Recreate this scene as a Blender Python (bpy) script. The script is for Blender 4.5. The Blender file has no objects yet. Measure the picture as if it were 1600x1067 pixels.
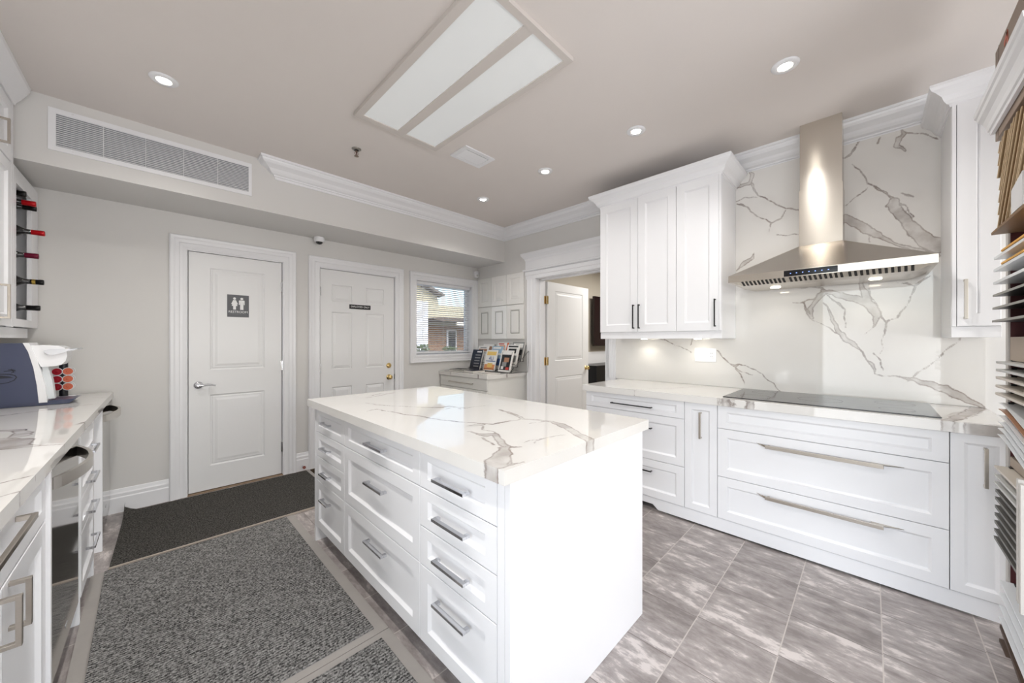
import bpy, bmesh, math, random
import numpy as np
from mathutils import Vector, Matrix
random.seed(7)
R = math.radians
sc = bpy.context.scene
COL = sc.collection

# ------------------------------------------------------------------ camera
cam_d = bpy.data.cameras.new('camera')
cam_d.sensor_width = 36; cam_d.sensor_fit = 'HORIZONTAL'
cam_d.lens = 565.5 / 1600 * 36
cam_d.shift_y = -0.0009
cam_d.clip_start = 0.02; cam_d.clip_end = 200
cam = bpy.data.objects.new('camera', cam_d); COL.objects.link(cam)
cam.location = (0, 0, 1.29)
cam.rotation_euler = (R(90), 0, R(44.75 - 90))
sc.camera = cam

# ------------------------------------------------------------------ colour management
sc.view_settings.view_transform = 'Standard'
sc.view_settings.look = 'None'
sc.view_settings.gamma = 1.0
sc.view_settings.exposure = 1.24
sc.view_settings.use_curve_mapping = False

# ------------------------------------------------------------------ sky
w = bpy.data.worlds.new('world'); sc.world = w; w.use_nodes = True
nt = w.node_tree; bg = nt.nodes['Background']
sky = nt.nodes.new('ShaderNodeTexSky'); sky.sky_type = 'NISHITA'
sky.sun_elevation = R(48); sky.sun_rotation = R(200); sky.sun_disc = False
sky.air_density = 1.2; sky.dust_density = 2.5
nt.links.new(sky.outputs[0], bg.inputs[0]); bg.inputs[1].default_value = 0.18

def area(name, loc, rot, sx, sy, power, color=(1, 1, 1), spread=180):
    l = bpy.data.lights.new(name, 'AREA'); l.shape = 'RECTANGLE'; l.size = sx; l.size_y = sy
    l.energy = power; l.color = color; l.spread = R(spread)
    o = bpy.data.objects.new(name, l); COL.objects.link(o); o.location = loc; o.rotation_euler = rot
    return o
def spot(name, loc, power, ang=120, color=(1, .95, .88), blend=.6, rad=.03, rot=(0, 0, 0)):
    l = bpy.data.lights.new(name, 'SPOT'); l.energy = power; l.spot_size = R(ang); l.spot_blend = blend
    l.color = color; l.shadow_soft_size = rad
    o = bpy.data.objects.new(name, l); COL.objects.link(o); o.location = loc; o.rotation_euler = rot
    return o
# daylight through the shop windows behind the photographer
area('daylight_front', (1.3, -4.35, 1.45), (R(90), 0, 0), 4.2, 2.3, 24, (.94, .97, 1.0))
# unseen upward fill added outside the shop window to brighten the ceiling
area('ceiling_fill', (1.3, -4.75, .25), (R(128), 0, 0), 4.4, 1.2, 125, (.98, .98, 1.0))
# fill added at an unseen side window, brightens base cabinets and island front
area('side_fill', (-1.35, -1.55, 1.2), (R(90), 0, R(-84)), 4.3, 2.2, 52, (.94, .97, 1.0))
# sun on the neighbouring house
sun_d = bpy.data.lights.new('sun', 'SUN'); sun_d.energy = 0.5; sun_d.angle = R(2)
sun_o = bpy.data.objects.new('sun', sun_d); COL.objects.link(sun_o); sun_o.rotation_euler = (R(50), 0, R(-25))
# ceiling troffer and downlights
DL = [(0.066, 2.787), (2.367, 0.32), (2.378, 1.151), (2.397, 1.976), (2.426, 2.821)]
for x, y in DL:
    spot('downlight_and_fill', (x, y, 2.715), 12 if y > 2 else 13 if y < .5 else 5, 140, (1, .98, .95), .8, .035)
# unseen spotlights without fittings, added over the left worktop to brighten the island front
for y in (1.976, 1.151, .32):
    spot('downlight_and_fill', (.066, y, 2.715), 15, 140, (1, .98, .95), .8, .035)
for y in (.48, -.02):
    spot('hood_lamp', (3.14, y, 1.672), 1.6, 130, (1, .95, .87), .7, .025)
for y in (1.48, 1.02):
    spot('cabinet_lamp', (3.22, y, 1.292), .5, 140, (1, .95, .86), .7, .02)
area('next_room_light', (5.2, 2.0, 2.5), (0, 0, 0), 1.5, 1.0, 22, (1, .97, .92))

# ------------------------------------------------------------------ materials
MATS = {}
def srgb(r, g, b):
    f = lambda c: (c / 255 / 12.92) if c <= 10 else ((c / 255 + .055) / 1.055) ** 2.4
    return (f(r), f(g), f(b), 1)
def mat(name, col, rough=.5, metal=0, emit=None, es=0, coat=0, noise=0, nscale=30, bump=0, bscale=80, aniso=None, trans=0, spec=.5, alpha=1):
    if name in MATS: return MATS[name]
    m = bpy.data.materials.new(name); m.use_nodes = True; MATS[name] = m
    n = m.node_tree.nodes; L = m.node_tree.links; b = n['Principled BSDF']
    c = srgb(*col)
    b.inputs['Base Color'].default_value = c; b.inputs['Roughness'].default_value = rough
    b.inputs['Metallic'].default_value = metal; b.inputs['Coat Weight'].default_value = coat
    b.inputs['Specular IOR Level'].default_value = spec
    b.inputs['Transmission Weight'].default_value = trans
    b.inputs['Alpha'].default_value = alpha
    if emit: b.inputs['Emission Color'].default_value = srgb(*emit); b.inputs['Emission Strength'].default_value = es
    tc = n.new('ShaderNodeTexCoord')
    if noise:
        t = n.new('ShaderNodeTexNoise'); t.inputs['Scale'].default_value = nscale; t.inputs['Detail'].default_value = 4
        mp = n.new('ShaderNodeMapping'); L.new(tc.outputs['Object'], mp.inputs[0]); L.new(mp.outputs[0], t.inputs[0])
        if aniso: mp.inputs['Scale'].default_value = aniso
        mx = n.new('ShaderNodeMixRGB'); mx.inputs[1].default_value = tuple(v * (1 - noise) for v in c[:3]) + (1,)
        mx.inputs[2].default_value = tuple(min(1, v * (1 + noise)) for v in c[:3]) + (1,)
        L.new(t.outputs[0], mx.inputs[0]); L.new(mx.outputs[0], b.inputs['Base Color'])
    if bump:
        t2 = n.new('ShaderNodeTexNoise'); t2.inputs['Scale'].default_value = bscale; t2.inputs['Detail'].default_value = 3
        L.new(tc.outputs['Object'], t2.inputs[0])
        bp = n.new('ShaderNodeBump'); bp.inputs['Strength'].default_value = bump; bp.inputs['Distance'].default_value = .01
        L.new(t2.outputs[0], bp.inputs['Height']); L.new(bp.outputs[0], b.inputs['Normal'])
    return m
def M_paint(): return mat('wall_paint', (219, 217, 214), .75, noise=.02, nscale=3, bump=.03, bscale=220)
def M_ceil(): return mat('ceiling_paint', (226, 219, 214), .85, noise=.02, nscale=3, bump=.03, bscale=220)
def M_trim(): return mat('trim_paint', (238, 238, 240), .35, noise=.01, nscale=6)
def M_door(): return mat('door_paint', (236, 236, 236), .38, noise=.01, nscale=6, bump=.02, bscale=60)
def M_cab(): return mat('cabinet_lacquer', (243, 243, 245), .28, noise=.006, nscale=8)
def M_chrome(): return mat('chrome', (215, 216, 220), .12, 1, noise=.03, nscale=40)
def M_black(): return mat('black_metal', (18, 18, 20), .35, .3, noise=.1, nscale=40)
def M_brushed(): return mat('brushed_nickel', (190, 182, 172), .28, 1, noise=.06, nscale=60, aniso=(1, 1, 8))
def M_steel():
    if 'stainless_steel' in MATS: return MATS['stainless_steel']
    m = mat('stainless_steel', (205, 198, 188), .22, 1, noise=.05, nscale=50, aniso=(30, .5, 30)); b = m.node_tree.nodes['Principled BSDF']
    b.inputs['Anisotropic'].default_value = .85; b.inputs['Anisotropic Rotation'].default_value = .25
    t = m.node_tree.nodes.new('ShaderNodeTangent'); t.direction_type = 'RADIAL'; t.axis = 'Z'
    m.node_tree.links.new(t.outputs[0], b.inputs['Tangent']); return m
def M_gold(): return mat('polished_brass', (226, 198, 138), .2, 1, noise=.05, nscale=50)
def M_glass():
    if 'window_glass' in MATS: return MATS['window_glass']
    m = bpy.data.materials.new('window_glass'); m.use_nodes = True; MATS['window_glass'] = m
    n = m.node_tree.nodes; L = m.node_tree.links; n.remove(n['Principled BSDF'])
    t = n.new('ShaderNodeBsdfTransparent'); g = n.new('ShaderNodeBsdfGlossy'); g.inputs['Roughness'].default_value = .02
    f = n.new('ShaderNodeFresnel'); f.inputs[0].default_value = 1.45
    x = n.new('ShaderNodeMixShader'); L.new(f.outputs[0], x.inputs[0]); L.new(t.outputs[0], x.inputs[1]); L.new(g.outputs[0], x.inputs[2])
    L.new(x.outputs[0], n['Material Output'].inputs[0]); return m
def M_marble():
    if 'marble' in MATS: return MATS['marble']
    m = bpy.data.materials.new('marble'); m.use_nodes = True; MATS['marble'] = m
    n = m.node_tree.nodes; L = m.node_tree.links; b = n['Principled BSDF']
    b.inputs['Roughness'].default_value = .03; b.inputs['Specular IOR Level'].default_value = .65
    at = n.new('ShaderNodeAttribute'); at.attribute_name = 'vein'
    tc = n.new('ShaderNodeTexCoord')
    def noise(s, d=5, off=0):
        t = n.new('ShaderNodeTexNoise'); t.inputs['Scale'].default_value = s; t.inputs['Detail'].default_value = d
        mp = n.new('ShaderNodeMapping'); mp.inputs['Location'].default_value = (off, off, off)
        L.new(tc.outputs['Object'], mp.inputs[0]); L.new(mp.outputs[0], t.inputs[0]); return t.outputs[0]
    def math_(op, a, bb, clamp=False):
        q = n.new('ShaderNodeMath'); q.operation = op; q.use_clamp = clamp
        for i, v in ((0, a), (1, bb)):
            if isinstance(v, (int, float)): q.inputs[i].default_value = v
            else: L.new(v, q.inputs[i])
        return q.outputs[0]
    def ramp(v, lo, hi):
        r = n.new('ShaderNodeMapRange'); r.interpolation_type = 'SMOOTHSTEP'
        r.inputs[1].default_value = lo; r.inputs[2].default_value = hi; L.new(v, r.inputs[0]); return r.outputs[0]
    v = math_('ADD', at.outputs['Fac'], math_('MULTIPLY', math_('SUBTRACT', noise(38, 6), .5), .014))
    v = math_('ADD', v, math_('MULTIPLY', math_('SUBTRACT', noise(140, 3, 3), .5), .006))
    core = ramp(v, -.0030, .0030)
    edge = math_('SUBTRACT', core, ramp(v, .003, .009))
    tint = noise(9, 4, 7)
    strength = math_('MULTIPLY', core, math_('ADD', math_('MULTIPLY', ramp(tint, .35, .65), .45), .16))
    strength = math_('ADD', strength, math_('MULTIPLY', edge, .42), True)
    halo = math_('MULTIPLY', ramp(at.outputs['Fac'], -.06, .0), math_('MULTIPLY', ramp(noise(6, 4, 11), .4, .75), .10))
    strength = math_('ADD', strength, halo, True)
    vc = n.new('ShaderNodeMixRGB'); vc.inputs[1].default_value = srgb(138, 133, 134); vc.inputs[2].default_value = srgb(160, 145, 132)
    L.new(noise(5, 3, 20), vc.inputs[0])
    bc = n.new('ShaderNodeMixRGB'); bc.inputs[1].default_value = srgb(226, 223, 218); bc.inputs[2].default_value = srgb(233, 231, 228)
    L.new(noise(3, 3, 30), bc.inputs[0])
    mx = n.new('ShaderNodeMixRGB'); L.new(strength, mx.inputs[0]); L.new(bc.outputs[0], mx.inputs[1]); L.new(vc.outputs[0], mx.inputs[2])
    L.new(mx.outputs[0], b.inputs['Base Color']); return m
def M_floor():
    m = bpy.data.materials.new('floor_tile'); m.use_nodes = True; MATS['floor_tile'] = m
    n = m.node_tree.nodes; L = m.node_tree.links; b = n['Principled BSDF']
    tc = n.new('ShaderNodeTexCoord'); sx = n.new('ShaderNodeSeparateXYZ'); L.new(tc.outputs['Object'], sx.inputs[0])
    def math_(op, a, bb=0, clamp=False):
        q = n.new('ShaderNodeMath'); q.operation = op; q.use_clamp = clamp
        for i, v in ((0, a), (1, bb)):
            if isinstance(v, (int, float)): q.inputs[i].default_value = v
            else: L.new(v, q.inputs[i])
        return q.outputs[0]
    T = .305
    fy = math_('DIVIDE', math_('SUBTRACT', sx.outputs[1], .25), T)
    row = math_('FLOOR', fy)
    fx = math_('DIVIDE', math_('SUBTRACT', sx.outputs[0], .50), T)
    fxo = math_('ADD', fx, math_('MULTIPLY', row, .03))
    colm = math_('FLOOR', fxo)
    dy = math_('MULTIPLY', math_('PINGPONG', fy, .5), T)
    dx = math_('MULTIPLY', math_('PINGPONG', fxo, .5), T)
    gy = math_('LESS_THAN', dy, .0022); gx = math_('LESS_THAN', dx, .0018)
    cb = n.new('ShaderNodeCombineXYZ'); L.new(row, cb.inputs[1]); L.new(colm, cb.inputs[0])
    wn = n.new('ShaderNodeTexWhiteNoise'); wn.noise_dimensions = '3D'; L.new(cb.outputs[0], wn.inputs[0])
    va = n.new('ShaderNodeVectorMath'); va.operation = 'MULTIPLY_ADD'; va.inputs[1].default_value = (.5, .5, .5)
    L.new(wn.outputs['Color'], va.inputs[0]); L.new(tc.outputs['Object'], va.inputs[2])
    mp = n.new('ShaderNodeMapping'); mp.inputs['Scale'].default_value = (1.0, .36, 1); mp.inputs['Rotation'].default_value = (0, 0, R(8))
    L.new(va.outputs[0], mp.inputs[0])
    t1 = n.new('ShaderNodeTexNoise'); t1.inputs['Scale'].default_value = 21; t1.inputs['Detail'].default_value = 9; t1.inputs['Roughness'].default_value = .68
    L.new(mp.outputs[0], t1.inputs[0])
    t2 = n.new('ShaderNodeTexNoise'); t2.inputs['Scale'].default_value = 5; t2.inputs['Detail'].default_value = 3; L.new(mp.outputs[0], t2.inputs[0])
    s = math_('ADD', t1.outputs[0], math_('MULTIPLY', math_('SUBTRACT', t2.outputs[0], .5), .55))
    r = n.new('ShaderNodeValToRGB'); L.new(s, r.inputs[0]); e = r.color_ramp.elements
    e[0].position = .34; e[0].color = srgb(132, 124, 121)
    e[1].position = .66; e[1].color = srgb(214, 206, 202)
    q = e.new(.50); q.color = srgb(160, 152, 149)
    q = e.new(.57); q.color = srgb(171, 163, 160)
    mx = n.new('ShaderNodeMixRGB'); L.new(gy, mx.inputs[0]); L.new(r.outputs[0], mx.inputs[1]); mx.inputs[2].default_value = srgb(196, 188, 182)
    mx2 = n.new('ShaderNodeMixRGB'); L.new(gx, mx2.inputs[0]); L.new(mx.outputs[0], mx2.inputs[1]); mx2.inputs[2].default_value = srgb(122, 113, 109)
    L.new(mx2.outputs[0], b.inputs['Base Color'])
    b.inputs['Roughness'].default_value = .38
    bp = n.new('ShaderNodeBump'); bp.inputs['Strength'].default_value = .12; bp.inputs['Distance'].default_value = .003
    L.new(t1.outputs[0], bp.inputs['Height']); L.new(bp.outputs[0], b.inputs['Normal'])
    return m
def M_rug(name, dark, light, tint=None, scale=(1, 1, 1)):
    if name in MATS: return MATS[name]
    m = bpy.data.materials.new(name); m.use_nodes = True; MATS[name] = m
    n = m.node_tree.nodes; L = m.node_tree.links; b = n['Principled BSDF']
    tc = n.new('ShaderNodeTexCoord'); mp = n.new('ShaderNodeMapping'); mp.inputs['Scale'].default_value = scale
    L.new(tc.outputs['Object'], mp.inputs[0])
    t = n.new('ShaderNodeTexNoise'); t.inputs['Scale'].default_value = 125; t.inputs['Detail'].default_value = 4; t.inputs['Roughness'].default_value = .75
    L.new(mp.outputs[0], t.inputs[0])
    wv = n.new('ShaderNodeTexWave'); wv.inputs['Scale'].default_value = 22; wv.inputs['Distortion'].default_value = 3; wv.inputs['Detail'].default_value = 2
    wv.inputs['Detail Scale'].default_value = 5; wv.bands_direction = 'Y'; L.new(tc.outputs['Object'], wv.inputs[0])
    ad = n.new('ShaderNodeMath'); ad.operation = 'MULTIPLY_ADD'; ad.inputs[1].default_value = .10; L.new(wv.outputs['Fac'], ad.inputs[0]); L.new(t.outputs[0], ad.inputs[2])
    r = n.new('ShaderNodeValToRGB'); L.new(ad.outputs[0], r.inputs[0]); e = r.color_ramp.elements
    e[0].position = .44; e[0].color = srgb(*dark); e[1].position = .72; e[1].color = srgb(*light)
    L.new(r.outputs[0], b.inputs['Base Color']); b.inputs['Roughness'].default_value = 1; b.inputs['Specular IOR Level'].default_value = .1
    bp = n.new('ShaderNodeBump'); bp.inputs['Strength'].default_value = .8; bp.inputs['Distance'].default_value = .008
    L.new(ad.outputs[0], bp.inputs['Height']); L.new(bp.outputs[0], b.inputs['Normal'])
    return m
def M_siding():
    m = mat('house_siding', (205, 198, 172), .8)
    n = m.node_tree.nodes; L = m.node_tree.links; b = n['Principled BSDF']
    if 'Wave' in [x.label for x in n]: return m
    tc = n.new('ShaderNodeTexCoord'); w_ = n.new('ShaderNodeTexWave'); w_.label = 'Wave'; w_.wave_profile = 'SAW'; w_.bands_direction = 'Z'
    w_.inputs['Scale'].default_value = 1.6; L.new(tc.outputs['Object'], w_.inputs[0])
    r = n.new('ShaderNodeValToRGB'); e = r.color_ramp.elements; e[0].color = srgb(150, 143, 120); e[0].position = .0; e[1].position = .15; e[1].color = srgb(205, 198, 172)
    L.new(w_.outputs['Fac'], r.inputs[0]); L.new(r.outputs[0], b.inputs['Base Color']); return m
def M_brick():
    if 'house_brick' in MATS: return MATS['house_brick']
    m = mat('house_brick', (150, 110, 85), .9); n = m.node_tree.nodes; L = m.node_tree.links; b = n['Principled BSDF']
    tc = n.new('ShaderNodeTexCoord'); mp = n.new('ShaderNodeMapping'); mp.inputs['Rotation'].default_value = (R(90), 0, 0)
    L.new(tc.outputs['Object'], mp.inputs[0])
    k = n.new('ShaderNodeTexBrick'); k.inputs['Scale'].default_value = 5; k.inputs['Color1'].default_value = srgb(170, 128, 92); k.inputs['Color2'].default_value = srgb(128, 88, 66)
    k.inputs['Mortar'].default_value = srgb(190, 178, 160); L.new(mp.outputs[0], k.inputs[0]); L.new(k.outputs[0], b.inputs['Base Color']); return m

# ------------------------------------------------------------------ object helpers
FR = [Matrix.Identity(4)]           # frame of the run being built
BASE = {}                           # base point of each thing
def newobj(name, data, loc, parent=None):
    o = bpy.data.objects.new(name, data); COL.objects.link(o)
    if parent is not None:
        o.parent = parent; b = BASE[parent.as_pointer()]; o.location = Vector(loc) - Vector(b)
    else:
        o.matrix_world = FR[0] @ Matrix.Translation(Vector(loc))
    BASE[o.as_pointer()] = tuple(loc)
    return o
def tag(o, label=None, cat=None, group=None, kind=None):
    if label: o['label'] = label
    if cat: o['category'] = cat
    if group: o['group'] = group
    if kind: o['kind'] = kind
    return o
def thing(name, label, cat, loc, group=None, kind=None):
    o = newobj(name, None, loc); o.empty_display_size = .05
    return tag(o, label, cat, group, kind)
class MB:
    def __init__(s): s.v = []; s.f = []; s.m = []; s.cur = 0; s.sm = []
    def add(s, vs, fs, smooth=False):
        k = len(s.v); s.v += [tuple(p) for p in vs]
        for f in fs: s.f.append([i + k for i in f]); s.m.append(s.cur); s.sm.append(smooth)
        return s
    def box(s, x0, x1, y0, y1, z0, z1):
        x0, x1 = min(x0, x1), max(x0, x1); y0, y1 = min(y0, y1), max(y0, y1); z0, z1 = min(z0, z1), max(z0, z1)
        return s.add([(x0,y0,z0),(x1,y0,z0),(x1,y1,z0),(x0,y1,z0),(x0,y0,z1),(x1,y0,z1),(x1,y1,z1),(x0,y1,z1)],
              [(0,3,2,1),(4,5,6,7),(0,1,5,4),(1,2,6,5),(2,3,7,6),(3,0,4,7)])
    def rbox(s, x0, x1, y0, y1, z0, z1, r=.003):
        """box with chamfered edges"""
        bm = bmesh.new(); bmesh.ops.create_cube(bm, size=1)
        for v in bm.verts: v.co = ((x0+x1)/2 + v.co.x*(x1-x0), (y0+y1)/2 + v.co.y*(y1-y0), (z0+z1)/2 + v.co.z*(z1-z0))
        bmesh.ops.bevel(bm, geom=bm.edges[:], offset=r, segments=2, affect='EDGES', profile=.5)
        bm.verts.index_update(); s.add([v.co[:] for v in bm.verts], [[v.index for v in f.verts] for f in bm.faces]); bm.free(); return s
    def prism(s, pts, vec, smooth=False):
        """closed polygon pts (3-d) swept by vec"""
        n = len(pts); vec = Vector(vec); a = [Vector(p) for p in pts]; b = [p + vec for p in a]
        return s.add(a + b, [list(range(n))[::-1], list(range(n, 2*n))] + [(i, (i+1) % n, n + (i+1) % n, n + i) for i in range(n)], smooth)
    def cyl(s, p0, p1, r0, r1=None, n=20, cap=True, smooth=True):
        r1 = r0 if r1 is None else r1; p0 = Vector(p0); p1 = Vector(p1); d = (p1 - p0).normalized()
        a = d.orthogonal().normalized(); b = d.cross(a)
        vs = [p + (a * math.cos(2*math.pi*i/n) + b * math.sin(2*math.pi*i/n)) * r for p, r in ((p0, r0), (p1, r1)) for i in range(n)]
        fs = [(i, (i+1) % n, n + (i+1) % n, n + i) for i in range(n)]; s.add(vs, fs, smooth)
        if cap: s.add(vs, [list(range(n))[::-1], list(range(n, 2*n))])
        return s
    def lathe(s, prof, origin, axis='z', n=24, smooth=True, cap=True):
        o = Vector(origin); vs = []
        for r, h in prof:
            for i in range(n):
                t = 2*math.pi*i/n; c, q = r*math.cos(t), r*math.sin(t)
                vs.append(o + Vector({'z': (c, q, h), 'x': (h, c, q), 'y': (q, h, c)}[axis]))
        fs = []
        for k in range(len(prof) - 1):
            for i in range(n): fs.append((k*n+i, k*n+(i+1) % n, (k+1)*n+(i+1) % n, (k+1)*n+i))
        s.add(vs, fs, smooth); m = len(prof) - 1
        if cap and prof[0][0] > 1e-5: s.add(vs[:n], [list(range(n))[::-1]])
        if cap and prof[-1][0] > 1e-5: s.add(vs[m*n:], [list(range(n))])
        return s
    def tube(s, pts, r, n=10):
        pts = [Vector(p) for p in pts]; vs = []; ref = None
        for i, p in enumerate(pts):
            d = (pts[min(i+1, len(pts)-1)] - pts[max(i-1, 0)]).normalized()
            if ref is None: ref = d.orthogonal().normalized()
            a = (ref - d * ref.dot(d)).normalized(); b = d.cross(a); ref = a
            rr = r[i] if isinstance(r, (list, tuple)) else r
            vs += [p + (a*math.cos(2*math.pi*k/n) + b*math.sin(2*math.pi*k/n)) * rr for k in range(n)]
        m = len(pts); fs = [(i*n+k, i*n+(k+1) % n, (i+1)*n+(k+1) % n, (i+1)*n+k) for i in range(m-1) for k in range(n)]
        s.add(vs, fs, True); s.add(vs, [list(range(n))[::-1], list(range((m-1)*n, m*n))]); return s
    def band(s, pts, nrm, w, t):
        """flat band: pts centre line, w along nrm, thickness t"""
        pts = [Vector(p) for p in pts]; nrm = Vector(nrm).normalized(); vs = []
        for i, p in enumerate(pts):
            d = (pts[min(i+1, len(pts)-1)] - pts[max(i-1, 0)]).normalized(); c = d.cross(nrm).normalized()
            vs += [p + nrm*w/2 + c*t/2, p - nrm*w/2 + c*t/2, p - nrm*w/2 - c*t/2, p + nrm*w/2 - c*t/2]
        m = len(pts); fs = [(i*4+k, i*4+(k+1) % 4, (i+1)*4+(k+1) % 4, (i+1)*4+k) for i in range(m-1) for k in range(4)]
        return s.add(vs, fs + [(3,2,1,0), (m*4-4, m*4-3, m*4-2, m*4-1)])
    def sweep(s, prof, path, side=1):
        """prof [(out, z)] closed, swept along xy path with mitres; out is to the left of travel times side"""
        P = [Vector((p[0], p[1])) for p in path]; n = len(P); k = len(prof); vs = []
        for i in range(n):
            d0 = (P[i] - P[i-1]).normalized() if i > 0 else None
            d1 = (P[i+1] - P[i]).normalized() if i < n-1 else None
            if d0 is None: d0 = d1
            if d1 is None: d1 = d0
            n0 = Vector((-d0.y, d0.x)) * side; n1 = Vector((-d1.y, d1.x)) * side
            mt = (n0 + n1); mt = mt / max(.2, (1 + n0.dot(n1)))
            vs += [(P[i].x + mt.x*o, P[i].y + mt.y*o, z) for o, z in prof]
        fs = [(i*k+j, i*k+(j+1) % k, (i+1)*k+(j+1) % k, (i+1)*k+j) for i in range(n-1) for j in range(k)]
        return s.add(vs, fs + [list(range(k))[::-1], list(range((n-1)*k, n*k))])
    def build(s, name, m, parent=None, loc=None, **kw):
        me = bpy.data.meshes.new(name)
        if loc is None:
            if parent is not None: loc = BASE[parent.as_pointer()]
            else:
                a = np.array(s.v); loc = ((a[:,0].min()+a[:,0].max())/2, (a[:,1].min()+a[:,1].max())/2, a[:,2].min())
        if parent is not None:
            a = np.array(s.v); loc = tuple((a.min(0) + a.max(0)) / 2)
        me.from_pydata([(x-loc[0], y-loc[1], z-loc[2]) for x, y, z in s.v], [], s.f)
        ms = m if isinstance(m, (list, tuple)) else [m]
        for q in ms: me.materials.append(q)
        me.polygons.foreach_set('material_index', s.m); me.polygons.foreach_set('use_smooth', s.sm)
        bm = bmesh.new(); bm.from_mesh(me)
        bmesh.ops.recalc_face_normals(bm, faces=bm.faces); bm.to_mesh(me); bm.free()
        me.update(); o = newobj(name, me, loc, parent)
        return tag(o, **kw) if kw else o
def struct(name, mb, m, parent=None):
    o = mb.build(name, m, parent)
    if parent is None: o['kind'] = 'structure'
    return o
def mp(face, X):
    """maps (u, v, n) of a front to xyz; n points out of the front"""
    return {'-x': lambda u, v, n: (X - n, u, v), '+x': lambda u, v, n: (X + n, u, v),
            '-y': lambda u, v, n: (u, X - n, v), '+y': lambda u, v, n: (u, X + n, v)}[face]
SHAKER = [(0, 0), (.010, -.011), (.013, -.012)]
RAISED = [(0, 0), (.007, -.006), (.014, -.008), (.020, -.003), (.034, -.003), (.052, .001)]
def panelled(b, face, X, us, vs, cells, th, rings, ease=.002):
    """slab front with panel cells; us, vs are the grid lines, X is the face plane, slab goes th back"""
    f = mp(face, X); U0, U1, V0, V1 = us[0], us[-1], vs[0], vs[-1]
    def ins(u, lo, hi): return lo + ease if u == lo else hi - ease if u == hi else u
    for i in range(len(us) - 1):
        for j in range(len(vs) - 1):
            a0, a1, c0, c1 = ins(us[i], U0, U1), ins(us[i+1], U0, U1), ins(vs[j], V0, V1), ins(vs[j+1], V0, V1)
            if (i, j) in cells:
                vv = []
                for d, n in rings: vv += [f(a0+d, c0+d, n), f(a1-d, c0+d, n), f(a1-d, c1-d, n), f(a0+d, c1-d, n)]
                ff = [(k*4+q, k*4+(q+1) % 4, k*4+4+(q+1) % 4, k*4+4+q) for k in range(len(rings)-1) for q in range(4)]
                kk = (len(rings)-1)*4; b.add(vv, ff + [(kk, kk+1, kk+2, kk+3)])
            else: b.add([f(a0, c0, 0), f(a1, c0, 0), f(a1, c1, 0), f(a0, c1, 0)], [(0, 1, 2, 3)])
    A = [f(U0+ease, V0+ease, 0), f(U1-ease, V0+ease, 0), f(U1-ease, V1-ease, 0), f(U0+ease, V1-ease, 0)]
    B = [f(U0, V0, -ease), f(U1, V0, -ease), f(U1, V1, -ease), f(U0, V1, -ease)]
    C = [f(U0, V0, -th), f(U1, V0, -th), f(U1, V1, -th), f(U0, V1, -th)]
    b.add(A + B + C, [(q, (q+1) % 4, 4+(q+1) % 4, 4+q) for q in range(4)] + [(4+q, 4+(q+1) % 4, 8+(q+1) % 4, 8+q) for q in range(4)] + [(8, 11, 10, 9)])
    return b
def front(face, X, u0, u1, v0, v1, fr=.055, th=.019, rings=SHAKER, gap=.0015):
    u0 += gap; u1 -= gap; v0 += gap; v1 -= gap
    fv = min(fr, (v1 - v0) * .27)
    return panelled(MB(), face, X, [u0, u0+fr, u1-fr, u1], [v0, v0+fv, v1-fv, v1], {(1, 1)}, th, rings)
def pull(face, X, u0, u1, v0, v1, out=.032, t=.010, w=.012, z_bar=None):
    """C-shaped bar pull: runs from (u0,v0) to (u1,v1) on the front at X"""
    f = mp(face, X); b = MB(); horiz = abs(u1-u0) > abs(v1-v0)
    def bx(a0, a1, c0, c1, n0, n1):
        p, q = f(a0, c0, n0), f(a1, c1, n1); b.rbox(min(p[0],q[0]), max(p[0],q[0]), min(p[1],q[1]), max(p[1],q[1]), min(p[2],q[2]), max(p[2],q[2]), .0012)
    if horiz:
        a, c = min(u0, u1), max(u0, u1); v = (v0 + v1) / 2
        bx(a, c, v-w/2, v+w/2, out-t, out); bx(a, a+t, v-w/2, v+w/2, 0, out-t+.001); bx(c-t, c, v-w/2, v+w/2, 0, out-t+.001)
    else:
        a, c = min(v0, v1), max(v0, v1); u = (u0 + u1) / 2
        bx(u-w/2, u+w/2, a, c, out-t, out); bx(u-w/2, u+w/2, a, a+t, 0, out-t+.001); bx(u-w/2, u+w/2, c-t, c, 0, out-t+.001)
    return b
def drawer(root, face, X, u0, u1, v0, v1, hm=None, hw=.13, hz=None, name='drawer', fr=.055, out=.032, w=.012, hu=None, vertical=None, ht=.010):
    d = front(face, X, u0, u1, v0, v1, fr).build(name, M_cab(), root)
    if hm:
        if vertical: u, a, c = vertical; pull(face, X, u, u, a, c, out, w=w).build('handle', hm, d)
        else:
            c = (u0+u1)/2 if hu is None else hu; z = (v0+v1)/2 if hz is None else hz
            pull(face, X, c-hw/2, c+hw/2, z, z, out, t=ht, w=w).build('handle', hm, d)
    return d
def vein_field(P, veins, wob=.005):
    P = P.copy()
    P[:, 0] += wob * (np.sin(P[:, 1]*37+1.3) * .6 + np.sin(P[:, 1]*83+P[:, 0]*31) * .4)
    P[:, 1] += wob * (np.sin(P[:, 0]*41+.7) * .6 + np.sin(P[:, 0]*91+P[:, 1]*27) * .4)
    best = np.full(len(P), -.3)
    for v in veins:
        for (x0, y0, w0), (x1, y1, w1) in zip(v[:-1], v[1:]):
            dx, dy = x1-x0, y1-y0; L2 = dx*dx+dy*dy+1e-9
            t = np.clip(((P[:, 0]-x0)*dx + (P[:, 1]-y0)*dy) / L2, 0, 1)
            d = np.hypot(P[:, 0]-x0-t*dx, P[:, 1]-y0-t*dy)
            best = np.maximum(best, (w0+(w1-w0)*t)*.56 + .0014 - d)
    return best
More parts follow.
